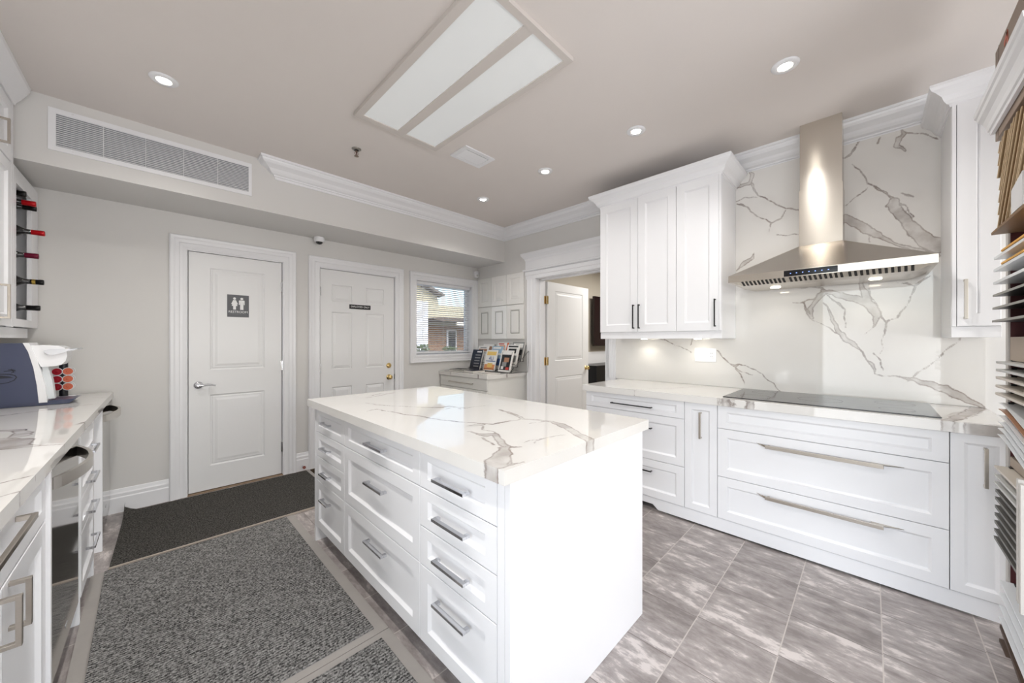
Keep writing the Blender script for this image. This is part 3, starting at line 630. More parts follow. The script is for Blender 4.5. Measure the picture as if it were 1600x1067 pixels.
shrub(5.55, 9.2, -.3, .58, 1100, 'green shrub at the left in front of the outbuilding outside', (84, 98, 62))
shrub(6.9, 9.7, -.3, .55, 900, 'brown-green low shrub against the brick base outside', (120, 98, 70))
shrub(8.2, 9.7, -.3, .55, 900, 'dark shrub furthest right against the brick outside', (70, 66, 50))

# ================================================================== CEILING
t = thing('ceiling_troffer', 'rectangular ceiling light panel with two white diffusers', 'ceiling light', (1.23, 1.705, ZC))
b = MB(); X0, X1, Y0, Y1 = .925, 1.535, 1.08, 2.332
for x0, x1, y0, y1 in ((X0,.967,Y0,Y1), (1.203,1.262,Y0,Y1), (1.498,X1,Y0,Y1), (.967,1.203,Y0,1.115), (.967,1.203,2.284,Y1), (1.262,1.498,Y0,1.115), (1.262,1.498,2.284,Y1)): b.box(x0, x1, y0, y1, 2.716, ZC-.0005)
b.build('frame', mat('troffer_frame', (212, 205, 199), .6, noise=.01), t)
m_diff = mat('diffuser', (232, 234, 234), .3, emit=(236, 240, 240), es=.06, noise=.02, nscale=4)
for x0, x1 in ((.967,1.203), (1.262,1.498)): MB().box(x0, x1, 1.115, 2.284, 2.722, 2.727).build('diffuser', m_diff, t)
m_lamp = mat('lamp_glow', (255, 252, 245), .5, emit=(255, 250, 240), es=14, noise=.01)
names = ['recessed spotlight in the ceiling above the restroom door end', 'recessed spotlight nearest the display rack, largest of the right row',
         'recessed spotlight second along the row above the right counter', 'recessed spotlight third along the row, beyond the small ceiling vent',
         'recessed spotlight furthest back in the row, near the soffit moulding']
for (x, y), lb in zip(DL, names):
    t = thing('recessed_downlight', lb, 'downlight', (x, y, ZC), group='recessed ceiling spotlights')
    MB().lathe([(.030, .002), (.034, -.010), (.040, -.012), (.058, -.008), (.062, -.003), (.062, -.0005)], (x, y, ZC), 'z', 32, cap=False).build('trim_ring', M_trim(), t)
    MB().lathe([(.0305, -.003), (.033, -.008), (.0345, -.0104), (.0365, -.0117)], (x, y, ZC), 'z', 32, cap=False).build('gimbal_ring', mat('ring_grey', (130, 130, 128), .4, .6, noise=.02), t)
    MB().lathe([(0, -.008), (.02, -.0075), (.0302, -.005)], (x, y, ZC), 'z', 32).build('lamp', m_lamp, t)
t = thing('ceiling_air_vent', 'small white rectangular air vent in the ceiling beside the light panel', 'vent', (1.815, 2.21, ZC))
b = MB(); vx0, vx1, vy0, vy1 = 1.665, 1.955, 2.13, 2.33
for x0, x1, y0, y1 in ((vx0,vx1,vy0,vy0+.035), (vx0,vx1,vy1-.035,vy1), (vx0,vx0+.035,vy0+.035,vy1-.035), (vx1-.035,vx1,vy0+.035,vy1-.035)): b.box(x0, x1, y0, y1, ZC-.009, ZC-.0005)
b.build('frame', M_trim(), t)
b = MB()
for i in range(5):
    y = vy0+.048+i*.027; b.prism([(vx0+.035, y, ZC-.002), (vx0+.035, y+.016, ZC-.011), (vx0+.035, y+.018, ZC-.010), (vx0+.035, y+.003, ZC-.001)], (vx1-vx0-.07, 0, 0))
b.build('louvres', M_trim(), t)
MB().box(vx0+.03, vx1-.03, vy0+.03, vy1-.03, ZC-.0012, ZC-.0004).build('duct_opening', mat('vent_dark', (26, 28, 40), .8, noise=.1), t)
t = thing('fire_sprinkler', 'small metal fire sprinkler head hanging from the ceiling', 'sprinkler', (1.117, 2.765, ZC))
MB().lathe([(.034, -.0005), (.034, -.003), (.024, -.010), (.018, -.011)], (1.117, 2.765, ZC), 'z', 24).build('escutcheon', mat('sprinkler_metal', (160, 156, 150), .3, 1, noise=.05), t)
MB().lathe([(.017, -.0112), (.015, -.014), (.006, -.016)], (1.117, 2.765, ZC), 'z', 20).build('cup', M_black(), t)
b = MB().cyl((1.117,2.765,ZC-.012), (1.117,2.765,ZC-.022), .009, n=12)
b.tube([(1.109,2.765,ZC-.02), (1.104,2.765,ZC-.035), (1.113,2.765,ZC-.052)], .0022, 6).tube([(1.125,2.765,ZC-.02), (1.130,2.765,ZC-.035), (1.121,2.765,ZC-.052)], .0022, 6)
b.lathe([(0, -.053), (.016, -.054), (.017, -.056), (0, -.057)], (1.117, 2.765, ZC), 'z', 16).build('head', mat('sprinkler_brass', (150, 134, 120), .3, 1, noise=.05), t)
MB().cyl((1.117,2.765,ZC-.022), (1.117,2.765,ZC-.052), .0035, n=8).build('bulb', mat('bulb_red', (90, 20, 12), .2, noise=.05), t)
# wide grille in the soffit face
t = thing('return_air_grille', 'long white slatted air grille in the soffit face', 'vent', (.085, YS, 2.42))
gx0, gx1, gz0, gz1 = -.412, .58, 2.424, 2.676
b = MB()
for x0, x1, z0, z1 in ((gx0,gx1,gz0,gz0+.028), (gx0,gx1,gz1-.028,gz1), (gx0,gx0+.03,gz0+.028,gz1-.028), (gx1-.02,gx1,gz0+.028,gz1-.028)): b.box(x0, x1, YS-.008, YS-.0005, z0, z1)
for x in (-.32, .085, .49):
    for z in (gz0+.012, gz1-.012): b.lathe([(0, -.0095), (.004, -.009), (.005, -.008)], (x, YS, z), 'y', 10)
b.build('frame', M_trim(), t)
b = MB(); ns = 17
for i in range(ns):
    z = gz0+.034 + i*(gz1-gz0-.064)/(ns-1); b.prism([(gx0+.03, YS-.0065, z-.003), (gx0+.03, YS-.001, z+.003), (gx0+.03, YS-.001, z+.005), (gx0+.03, YS-.0075, z-.001)], (gx1-gx0-.05, 0, 0))
b.build('slats', M_trim(), t)
for i in range(1, 5): x = gx0+.03+(gx1-gx0-.05)*i/5; MB().box(x-.0015, x+.0015, YS-.0085, YS-.001, gz0+.028, gz1-.028).build('divider', M_trim(), t)
MB().box(gx0+.02, gx1-.015, YS-.0012, YS-.0004, gz0+.02, gz1-.02).build('duct_opening', mat('grille_dark', (140, 142, 148), .8, noise=.1), t)
# dome camera and corner sensor
t = thing('dome_camera', 'white dome security camera under the soffit between the two doors', 'camera', (1.225, 3.955, ZS))
MB().lathe([(.047, -.0005), (.050, -.010), (.050, -.030), (.044, -.042), (.034, -.046)], (1.225, 3.955, ZS), 'z', 32).build('housing', M_trim(), t)
MB().lathe([(.033, -.0455), (.030, -.056), (.020, -.067), (0, -.072)], (1.225, 3.955, ZS), 'z', 28).build('lens_dome', mat('dark_dome', (12, 12, 14), .06, noise=.1, coat=1), t)
t = thing('corner_sensor', 'tiny white sensor box in the corner above the window', 'sensor', (3.30, 3.985, 2.19))
MB().rbox(3.275, 3.325, 3.965, 4.018, 2.185, 2.275, .005).build('case', M_trim(), t)
MB().rbox(3.285, 3.315, 3.962, 3.966, 2.195, 2.225, .001).build('lens', mat('sensor_lens', (205, 205, 200), .3, noise=.02), t)
t = thing('door_stop', 'small round door stop on the baseboard between the two doors', 'door stop', (1.087, 3.98, .045))
MB().cyl((1.087, 4.001, .045), (1.087, 3.955, .045), .008, n=12).build('stem', M_chrome(), t)
MB().cyl((1.087, 3.955, .045), (1.087, 3.943, .045), .014, n=16).build('rubber_tip', mat('stop_rubber', (150, 92, 84), .7, noise=.05), t)

# ================================================================== MATS
rg = M_rug('mat_pile', (48, 48, 48), (186, 184, 181)); rg2 = M_rug('runner_pile', (30, 29, 28), (116, 113, 108))
mb_ = mat('mat_border', (166, 161, 156), .6, noise=.08, nscale=14)
def mat_thing(name, label, x0, x1, y0, y1, pile, bl=.05, br=.05, b0=.06, b1=.0):
    t = thing(name, label, 'mat', ((x0+x1)/2, (y0+y1)/2, 0))
    MB().box(x0-bl, x1+br, y0-b0, y1+b1, .0005, .004).build('border', mb_, t)
    MB().rbox(x0, x1, y0, y1, .003, .011, .002).build('pile', pile, t); return t
mat_thing('floor_mat', 'large charcoal ribbed floor mat between island and left cabinets', -.165, .713, 1.575, 3.02, rg, b0=.038, b1=.012)
mat_thing('floor_mat', 'charcoal floor mat nearest the photographer, beside the island front', -.165, .713, -.2, 1.498, rg, b0=.05, b1=.036)
t = thing('runner_mat', 'dark runner mat in front of the restroom door with one curled corner', 'mat', (.5, 3.5, 0))
b = MB(); nx, ny = 40, 26; x0, x1, y0, y1 = -.150, 1.105, 3.047, 3.955; vs = []
def rz(x, y):
    q = max(0, 1 - math.hypot((x-x0)/.12, (y-y1)/.26)); return .011 + .075*q*q
for lay in (0, 1):
    for i in range(nx+1):
        for j in range(ny+1):
            x = x0+(x1-x0)*i/nx; y = y0+(y1-y0)*j/ny; z = rz(x, y)
            xx = x + (.035*(y-y0)/(y1-y0) if i == 0 else 0)
            vs.append((xx, y, z if lay == 0 else z-.009))
K = (nx+1)*(ny+1); I = lambda i, j: i*(ny+1)+j
fs = [(I(i,j), I(i+1,j), I(i+1,j+1), I(i,j+1)) for i in range(nx) for j in range(ny)]; fs += [tuple(K+q for q in f[::-1]) for f in fs]
bd = [I(i,0) for i in range(nx+1)] + [I(nx,j) for j in range(1,ny+1)] + [I(i,ny) for i in range(nx-1,-1,-1)] + [I(0,j) for j in range(ny-1,0,-1)]
fs += [(bd[i], bd[(i+1) % len(bd)], K+bd[(i+1) % len(bd)], K+bd[i]) for i in range(len(bd))]
b.add(vs, fs).build('pile', rg2, t)
MB().box(-.15, 1.105, 3.037, 3.046, .0005, .012).build('edge_strip', mat('mat_strip', (190, 178, 165), .6, noise=.05), t)
mat_thing('floor_mat', 'brown-black door mat behind the island at the staff door', 1.14, 2.15, 3.2, 3.95, M_rug('brown_pile', (34, 26, 18), (98, 82, 66)), .03, .03, .03, .03)

# ================================================================== ISLAND
isl = thing('kitchen_island', 'white panelled kitchen island cabinet in the middle of the room', 'island', (1.21, 1.66, 0))
MB().box(.800, 1.655, .790, 2.54, .10, .862).box(.86, 1.62, .80, 2.52, 0, .10).build('carcass', M_cab(), isl)
MB().rbox(.766, 1.648, .766, .790, 0, .8645, .0015).build('end_panel', M_cab(), isl)
MB().prism([(.766,2.56,.8645), (1.648,2.56,.8645), (1.648,2.56,0), (.766,2.56,0)], (0, -.022, 0)).build('end_panel', M_cab(), isl)
MB().box(.7655, .790, .7905, .822, .097, .8645).build('filler', M_cab(), isl)
ch = M_chrome()
for v0, v1 in ((.708,.862), (.556,.708), (.403,.556), (.10,.403)):
    hz = {.862: .775, .708: .63, .556: .475, .403: .315}[v1]
    drawer(isl, '-x', .767, .826, 1.278, v0, v1, ch, .19, hz, hu=1.055, out=.032, w=.011, ht=.017)
for v0, v1, hz in ((.708,.862,.79), (.405,.708,.60), (.10,.405,.315)):
    drawer(isl, '-x', .767, 1.278, 2.062, v0, v1, ch, .19, hz, hu=1.655, out=.032, w=.011, ht=.017)
for v0, v1, hz in ((.708,.862,.785), (.556,.708,.63), (.403,.556,.475), (.10,.403,.315)):
    drawer(isl, '-x', .767, 2.062, 2.536, v0, v1, ch, .13, hz, hu=2.33, out=.032, w=.011, ht=.017, fr=.05)
slab('island_worktop', .733, 1.697, .758, 2.60, lambda a, c, d: (a, c, .910-d), .0445, VE_ISLAND, .0075,
     label='polished white marble worktop with grey veins on the island', cat='worktop')

# ================================================================== RIGHT RUN
nk = M_brushed(); XF = 2.700
def cabinet(name, label, y0, y1, toe=True):
    t = thing(name, label, 'cabinet', (3.02, (y0+y1)/2, 0))
    MB().box(XF+.019, XR-.003, y0+.0015, y1-.0015, .10 if toe else 0, .858).build('carcass', M_cab(), t); return t
c1 = cabinet('base_cabinet', 'white three-drawer base cabinet nearest the doorway on the right wall', .944, 1.766)
for v0, v1, hz, w_ in ((.728,.856,.782,.34), (.385,.728,.625,.34), (.10,.385,.300,.34)):
    drawer(c1, '-x', XF, .944, 1.766, v0, v1, M_black(), w_, hz, hu=1.347, out=.03, w=.008)
c2 = cabinet('base_cabinet', 'narrow white pull-out base cabinet with one upright handle, left of the cooktop drawers', .733, .944)
drawer(c2, '-x', XF, .733, .944, .10, .856, nk, name='pull_out_front', vertical=(.835, .615, .795), fr=.045)
c3 = cabinet('base_cabinet', 'wide white drawer cabinet under the cooktop', -.268, .733)
drawer(c3, '-x', XF, -.268, .733, .703, .856)
def long_pull(d, z):
    f = mp('-x', XF); b = MB()
    b.prism([f(.505, z+.004, .001), f(.485, z, .022), f(.46, z-.004, .030), f(-.045, z-.004, .030), f(-.045, z+.006, .030), f(.46, z+.006, .030), f(.49, z+.006, .018), f(.51, z+.006, .001)], (0, 0, .002))
    b.rbox(XF-.034, XF-.026, -.047, .462, z-.012, z+.008, .0012)
    b.rbox(XF-.030, XF, .440, .452, z-.004, z+.006, .001).rbox(XF-.030, XF, -.035, -.023, z-.004, z+.006, .001)
    b.prism([f(-.045, z+.004, .03), f(-.075, z+.004, .016), f(-.12, z+.004, .001), f(-.08, z+.004, .001), (XF, .0, z+.004), (XF-.026, .0, z+.004)], (0, 0, .003))
    b.build('handle', nk, d)
long_pull(drawer(c3, '-x', XF, -.268, .733, .382, .703), .640)
long_pull(drawer(c3, '-x', XF, -.268, .733, .10, .382), .326)
c4 = cabinet('base_cabinet', 'white single-door base cabinet beside the display rack, right of the cooktop drawers', -.455, -.268)
drawer(c4, '-x', XF, -.455, -.268, .10, .856, nk, name='door', vertical=(-.372, .62, .80), fr=.042)
b = MB().prism([(XF+.014, 1.766, .018), (XF+.014, 1.766, .095), (XF+.014, -.455, .095), (XF+.014, -.455, .012), (XF+.014, 1.14, .012), (XF+.014, 1.18, .045), (XF+.014, 1.766, .045)], (.014, 0, 0))
b.build('toe_kick', M_cab(), None, label='white plinth board along the foot of the right hand base cabinets', cat='plinth')
slab('worktop', XF-.042, XR-.002, -.46, 1.772, lambda a, c, d: (a, c, .910-d), .0495, VE_RIGHT, .010,
     label='pale marble worktop along the right wall around the cooktop', cat='worktop')
t = thing('cooktop', 'wide black glass cooktop set into the right hand worktop', 'cooktop', (3.0, .23, .911))
MB().rbox(2.727, 3.285, -.246, .707, .9108, .916, .0015).build('glass_plate', mat('cooktop_glass', (30, 31, 34), .10, noise=.05, nscale=3, spec=.9), t)
b = MB()
for cx_, cy_, r_ in ((2.87,.55,.085), (3.13,.55,.07), (3.0,.23,.11), (2.87,-.10,.07), (3.13,-.10,.085)):
    q = 40; vs = [(cx_+rr*math.cos(2*math.pi*i/q), cy_+rr*math.sin(2*math.pi*i/q), .9163) for rr in (r_, r_-.002) for i in range(q)]
    b.add(vs, [(i, (i+1) % q, q+(i+1) % q, q+i) for i in range(q)])
b.build('zone_marks', mat('zone_grey', (52, 52, 55), .2, noise=.02), t)
MB().cyl((2.80, .64, .916), (2.80, .64, .9166), .006, n=12).build('power_mark', mat('zone_light', (90, 90, 90), .3, noise=.02), t)
# splashback
slab('marble_splashback', -.46, 1.862, .911, 2.612, lambda a, c, d: (3.33+d, a, c), .0185, VE_SPLASH, .0065,
     label='tall white marble splashback with grey-brown veins behind the hood', cat='splashback')
MB().box(XR-.018, XR-.0005, 1.864, 1.945, .911, 2.05).rbox(XR-.03, XR-.018, 1.864, 1.90, .911, 2.05, .002).build('trim_2', M_trim(), None, kind='structure')
t = thing('switch_plate', 'white switch and socket plate on the splashback under the wall cabinet', 'switch', (3.33, .995, 1.11))
MB().rbox(3.324, 3.3298, .912, 1.077, 1.112, 1.225, .0015).build('plate', mat('plate_white', (246, 246, 248), .3, noise=.01), t)
for y in (1.043, .995): MB().rbox(3.3205, 3.325, y-.017, y+.017, 1.135, 1.202, .001).build('rocker', mat('rocker', (236, 236, 240), .35, noise=.01), t)
b = MB().rbox(3.3215, 3.325, .931, .963, 1.135, 1.202, .001)
b.build('socket', mat('rocker'.strip(), (236, 236, 240)), t)
b = MB()
for z in (1.155, 1.183):
    for y in (.941, .951): b.box(3.321, 3.3225, y-.001, y+.001, z-.004, z+.004)
b.build('socket_slots', M_black(), t)
# upper cabinets
XU = 2.930
def wall_cab(label, y0, y1, loc, doors, side_stile=0):
    t = thing('wall_cabinet', label, 'cabinet', loc)
    MB().box(XU+.019, XR-.001 if y1 > 1.87 else 3.3295, y0, y1, 1.36, 2.515).build('carcass', M_cab(), t)
    MB().rbox(XU+.012, 3.329, y0, y1, 1.306, 1.360, .0015).build('light_rail', M_cab(), t)
    for d0, d1, hm, hy, hs in doors:
        d_ = front('-x', XU, d0, d1, 1.362, 2.507, .062).build('door', M_cab(), t)
        pull('-x', XU, hy, hy, *((1.392, 1.595) if hm is not nk else (1.40, 1.60)), out=.03, w=.008 if hm is not nk else .012).build('handle', hm, d_)
    return t
uc = wall_cab('white three-door wall cabinet left of the steel hood', .770, 1.766, (3.14, 1.27, 1.306),
    [(1.405, 1.766, M_black(), 1.437, 0), (1.087, 1.405, M_black(), 1.388, 0), (.785, 1.087, M_black(), .808, 0)])
def cab_crown(root, path): MB().sweep([(.0, 2.500), (.006, 2.500), (.008, 2.512), (.018, 2.516), (.028, 2.530), (.036, 2.552), (.058, 2.572), (.074, 2.582), (.080, 2.596), (.080, 2.610), (0, 2.612)], path, 1).build('crown', M_cab(), root)
MB().box(XU+.019, 3.329, .770, 1.766, 2.515, 2.60).build('top_frame', M_cab(), uc)
cab_crown(uc, [(3.329, 1.766), (XU+.008, 1.766), (XU+.008, .770), (3.329, .770)][::-1])
MB().rbox(XU+.0005, XU+.019, .771, .785, 1.362, 2.507, .001).build('end_stile', M_cab(), uc)
uc2 = wall_cab('white single-door wall cabinet right of the steel hood, with a nickel handle', -.455, -.297, (3.14, -.38, 1.306),
    [(-.453, -.313, nk, -.341, 0)])
MB().box(XU+.019, 3.329, -.455, -.297, 2.515, 2.60).build('top_frame', M_cab(), uc2)
MB().rbox(XU+.0005, XU+.019, -.312, -.298, 1.362, 2.507, .001).build('end_stile', M_cab(), uc2)
cab_crown(uc2, [(XU+.008, -.455), (XU+.008, -.297), (3.329, -.297)])
for y in (1.48, 1.02): MB().lathe([(.028, -.0005), (.026, -.006), (0, -.007)], (3.22, y, 1.306), 'z', 20).build('puck_light', mat('puck_glow', (255, 250, 238), .5, emit=(255, 246, 226), es=6, noise=.01), uc)
# hood
ss = M_steel()
t = thing('range_hood', 'stainless steel chimney hood above the cooktop', 'range hood', (3.08, .23, 1.66))
HY0, HY1, HX0, HX1, CX = -.246, .703, 2.845, 3.328, 3.10
DY0, DY1 = .125, .345
b = MB(); zt, zb = 1.735, 1.690
b.add([(HX0,HY0,zt),(HX0,HY1,zt),(HX1,HY1,zt),(HX1,HY0,zt),(HX0,HY0,zb),(HX0,HY1,zb),(HX1,HY1,zb),(HX1,HY0,zb),
       (CX,DY0,1.925),(CX,DY1,1.925),(HX1,DY1,1.925),(HX1,DY0,1.925)],
      [(0,1,5,4),(1,2,6,5),(2,3,7,6),(3,0,4,7),(0,8,9,1),(1,9,10,2),(3,11,8,0),(2,10,11,3)])
lip = .012
b.add([(HX0,HY0,zb),(HX0,HY1,zb),(HX1,HY1,zb),(HX1,HY0,zb),(HX0+lip,HY0+lip,zb),(HX0+lip,HY1-lip,zb),(HX1-lip,HY1-lip,zb),(HX1-lip,HY0+lip,zb)],
      [(0,1,5,4),(1,2,6,5),(2,3,7,6),(3,0,4,7)])
fz = 1.668
b.add([(HX0+lip,HY0+lip,zb),(HX0+lip,HY1-lip,zb),(HX1-lip,HY1-lip,zb),(HX1-lip,HY0+lip,zb),(HX0+.07,HY0+.07,fz),(HX0+.07,HY1-.07,fz),(HX1-.03,HY1-.07,fz),(HX1-.03,HY0+.07,fz)],
      [(0,1,5,4),(1,2,6,5),(2,3,7,6),(3,0,4,7),(4,5,6,7)])
b.build('canopy', ss, t)
MB().rbox(CX, 3.329, DY0, DY1, 1.925, 2.30, .001).build('lower_flue', ss, t)
MB().rbox(CX+.005, 3.3285, DY0+.004, DY1-.004, 2.30, ZC-.001, .001).build('upper_flue', ss, t)
p = MB().rbox(HX0-.0015, HX0+.001, .137, .392, 1.694, 1.731, .0008).build('control_panel', mat('panel_black', (14, 14, 18), .12, noise=.1), t)
b = MB()
for i in range(7): b.box(HX0-.0022, HX0-.0014, .175+i*.03, .181+i*.03, 1.709, 1.7135)
b.build('control_icons', mat('icon_blue', (120, 140, 200), .3, emit=(120, 150, 230), es=.8, noise=.01), p)
# baffle filters on the sloped front underside
sl = Vector((.058, 0, -.022)); o0 = Vector((HX0+lip, 0, zb))
for k, (a, c) in enumerate(((-.17, .10), (.112, .375), (.387, .635))):
    b = MB(); nb_ = 11
    for i in range(nb_):
        y = a + .012 + i*(c-a-.024)/(nb_-1)
        p0 = o0 + sl*.05; p1 = o0 + sl*.99; dz = Vector((-.0005, 0, -.0012)); w_ = .0060
        b.add([p0+Vector((0,y-w_,0))+dz, p0+Vector((0,y+w_,0))+dz, p1+Vector((0,y+w_-.003,0))+dz, p1+Vector((0,y-w_-.003,0))+dz], [(0,1,2,3)])
    b.build('baffle_slots', mat('slot_dark', (30, 28, 28), .6, noise=.1), t)
for y in (.48, -.02): MB().lathe([(.030, -.0005), (.028, -.004), (0, -.005)], (3.14, y, fz), 'z', 20).build('hood_light', mat('puck_glow', (255, 250, 238)), t)

# ================================================================== LEFT RUN (slightly turned)
FR[0] = Matrix.Rotation(R(-1.15), 4, 'Z')
XLF = -.272
t = thing('base_cabinet', 'nearest white base cabinet on the left with a wide drawer over two doors', 'cabinet', (-.6, 1.47, 0))
MB().box(-.945, XLF-.02, .99, 1.935, .10, .864).box(-.945, -.34, .99, 1.935, 0, .10).build('carcass', M_cab(), t)
drawer(t, '+x', XLF, .995, 1.915, .705, .862, nk, .36, .825, hu=1.40, out=.036, w=.014)
drawer(t, '+x', XLF, 1.455, 1.915, .10, .702, nk, name='door', vertical=(1.515, .57, .69), out=.036, fr=.06, w=.013)
drawer(t, '+x', XLF, .995, 1.452, .10, .702, nk, name='door', vertical=(1.425, .57, .69), out=.036, fr=.06, w=.013)
MB().rbox(-.945, -.262, 1.918, 1.936, .0, .864, .001).build('gable', M_cab(), t)
m_dw = mat('mirror_steel', (176, 174, 172), .09, 1, noise=.03, nscale=30, aniso=(1, 1, 12))
def dishwasher(y0, y1, label):
    t = thing('dishwasher', label, 'dishwasher', (-.6, (y0+y1)/2, 0))
    MB().box(-.93, -.30, y0, y1, .10, .862).box(-.93, -.36, y0, y1, 0, .10).build('body', mat('dark_plastic', (60, 60, 62), .5, noise=.05), t)
    d_ = MB().rbox(-.300, -.268, y0+.003, y1-.003, .11, .858, .003).build('door', m_dw, t)
    pts = []; n = 22; a, c = y0+.03, y1-.04
    for i in range(n+1):
        q = i/n; yy = a + (c-a)*q; xx = -.268 + .062*min(1, (math.sin(math.pi*min(1, q*1.02)))**.75 if q < 1 else 0)
        pts.append((xx, yy, .803))
    MB().band(pts, (0, 0, 1), .042, .012).build('handle', mat('dishwasher_handle', (212, 208, 202), .3, 1, noise=.04), d_)
    MB().rbox(-.2685, -.2665, (y0+y1)/2-.02, (y0+y1)/2+.02, .17, .18, .0005).build('badge', ch, d_)
    MB().box(-.345, -.34, y0+.004, y1-.004, .01, .10).build('kick_plate', mat('dark_plastic', (60, 60, 62)), t)
dishwasher(1.94, 2.54, 'mirror-like steel dishwasher nearest the camera on the left')
dishwasher(3.355, 3.955, 'mirror-like steel dishwasher at the back wall end of the left run')
t = thing('drawer_cabinet', 'slim white four-drawer cabinet between the two dishwashers', 'cabinet', (-.6, 2.785, 0))
MB().box(-.93, -.285, 2.56, 3.03, .10, .864).build('carcass', M_cab(), t)
for y0, y1 in ((2.545, 2.563), (3.016, 3.034)): MB().rbox(-.93, -.266, y0, y1, 0, .864, .001).build('gable', M_cab(), t)
for v0, v1, hz in ((.715,.862,.745), (.56,.715,.60), (.40,.56,.45), (.11,.40,.275)):
    drawer(t, '+x', -.264, 2.565, 3.014, v0, v1, ch, .19, hz, hu=2.80, out=.032, w=.012, fr=.05)
MB().box(-.93, -.36, 2.563, 3.016, .0, .10).build('kick_plate', M_cab(), t)
t = thing('filler_cabinet', 'recessed white filler cabinet and end gable before the far dishwasher', 'cabinet', (-.6, 3.19, 0))
MB().box(-.93, -.33, 3.036, 3.332, 0, .864).build('carcass', M_cab(), t)
MB().rbox(-.93, -.259, 3.334, 3.352, 0, .864, .001).build('gable', M_cab(), t)
slab('worktop', -.948, -.256, .95, 3.995, lambda a, c, d: (a, c, .910-d), .042, VE_LEFT, .011,
     label='veined marble worktop along the left run carrying the coffee machine', cat='worktop')
# uppers
XUL = -.60
t = thing('wall_cabinet', 'tall white stacked wall cabinet at the left edge of the photo', 'cabinet', (-.78, 2.8, 1.305))
MB().box(-.945, XUL-.02, 2.1, 3.428, 1.37, 2.64).build('carcass', M_cab(), t)
MB().rbox(XUL-.0195, XUL, 3.394, 3.429, 1.365, 2.62, .001).build('end_stile', M_cab(), t)
for y0, y1, hy in ((3.10, 3.392, 3.188), (2.78, 3.098, None), (2.46, 2.778, 2.70), (2.12, 2.458, None)):
    d_ = front('+x', XUL, y0, y1, 1.368, 2.280, .06).build('door', M_cab(), t)
    if hy: pull('+x', XUL, hy, hy, 1.405, 1.585, .034, w=.014).build('handle', nk, d_)
    d_ = front('+x', XUL, y0, y1, 2.285, 2.62, .06).build('door', M_cab(), t)
    if hy: pull('+x', XUL, hy, hy, 2.32, 2.45, .034, w=.014).build('handle', nk, d_)
MB().rbox(-.945, -.622, 2.1, 3.87, 1.305, 1.3655, .0015).build('light_rail', M_cab(), t)
MB().sweep([(0, 2.62), (.006, 2.62), (.010, 2.635), (.024, 2.655), (.05, 2.70), (.058, 2.715), (.060, ZC-.001), (0, ZC-.001)], [(XUL, 3.429), (XUL, 2.1)], 1).build('crown', M_cab(), t)
MB().box(-.945, XUL-.002, 2.1, 3.428, 2.62, ZC-.001).build('top_frame', M_cab(), t)
t = thing('wine_cabinet', 'white open wine cabinet under the soffit beside the tall wall cabinet', 'cabinet', (-.78, 3.72, 1.37))
wy0, wy1, wz0, wz1 = 3.432, 3.992, 1.372, 2.290
b = MB().box(-.945, XUL-.02, wy0, wy0+.016, wz0, wz1).box(-.945, XUL-.02, wy1-.016, wy1, wz0, wz1).box(-.945, XUL-.02, wy0, wy1, wz0, wz0+.03).box(-.945, XUL-.02, wy0, wy1, wz1-.02, wz1).box(-.945, -.935, wy0, wy1, wz0, wz1)
b.build('carcass', M_cab(), t)
b = MB().rbox(XUL-.0198, XUL, wy0, wy0+.052, wz0, wz1, .001).rbox(XUL-.0198, XUL, 3.83, wy1, wz0, wz1, .001).rbox(XUL-.0196, XUL-.0002, wy0+.05, 3.832, wz0, wz0+.045, .001).rbox(XUL-.0196, XUL-.0002, wy0+.05, 3.832, wz1-.09, wz1, .001)
b.build('face_frame', M_cab(), t)
b = MB()
for z in (2.11, 1.945, 1.79, 1.635, 1.47): b.box(-.93, -.66, wy0+.016, 3.835, z-.055, z-.045)
MB_ = b; MB_.build('bottle_shelves', M_cab(), t)
b = MB().prism([(-.655, 3.49, 2.10), (-.655, 3.50, 2.10), (-.655, 3.80, 2.20), (-.655, 3.79, 2.20)], (-.2, 0, 0)).prism([(-.66, 3.80, 2.10), (-.66, 3.79, 2.10), (-.66, 3.50, 2.20), (-.66, 3.51, 2.20)], (-.2, 0, 0))
b.build('lattice', mat('pale_wood', (196, 184, 160), .5, noise=.1), t)
m_bot = mat('bottle_glass', (14, 14, 16), .08, noise=.2, coat=.5)
def bottle(y, z, xe, foil, label, band=None):
    t = thing('wine_bottle', label, 'bottle', (xe-.15, y, z-.037), group='wine bottles lying in the cabinet')
    MB().lathe([(0, -.295), (.034, -.295), (.037, -.285), (.037, -.12), (.034, -.105), (.022, -.085), (.0155, -.07), (.0145, -.002), (.0, 0)], (xe, y, z), 'x', 24).build('bottle_body', m_bot, t)
    MB().lathe([(.0150, -.052), (.0155, -.050), (.0158, -.018), (.0165, -.016), (.0165, -.002), (.0150, .0015), (0, .0018)], (xe, y, z), 'x', 24).build('foil_capsule', foil, t)
    if band: MB().lathe([(.0162, -.044), (.0162, -.030)], (xe, y, z), 'x', 24).build('foil_band', band, t)
f_red = mat('foil_red', (190, 12, 24), .35, .3, noise=.05); f_mar = mat('foil_maroon', (112, 16, 48), .35, .3, noise=.05)
f_blk = mat('foil_black', (16, 15, 15), .3, .3, noise=.1); f_gold = mat('foil_gold', (190, 160, 80), .3, .8, noise=.05)
bottle(3.70, 1.965, -.530, f_red, 'wine bottle with a bright red neck foil, lying just under the top pair', None)
bottle(3.66, 1.812, -.548, f_mar, 'wine bottle with a maroon neck foil in the middle of the column', None)
bottle(3.69, 1.655, -.532, f_blk, 'wine bottle with a gold-marked black neck foil, second from the bottom', f_gold)
bottle(3.68, 1.492, -.545, f_blk, 'wine bottle with a plain black neck foil at the bottom of the column', None)
bottle(3.64, 2.128, -.555, f_red, 'wine bottle with a red neck foil at the top among black ones', None)
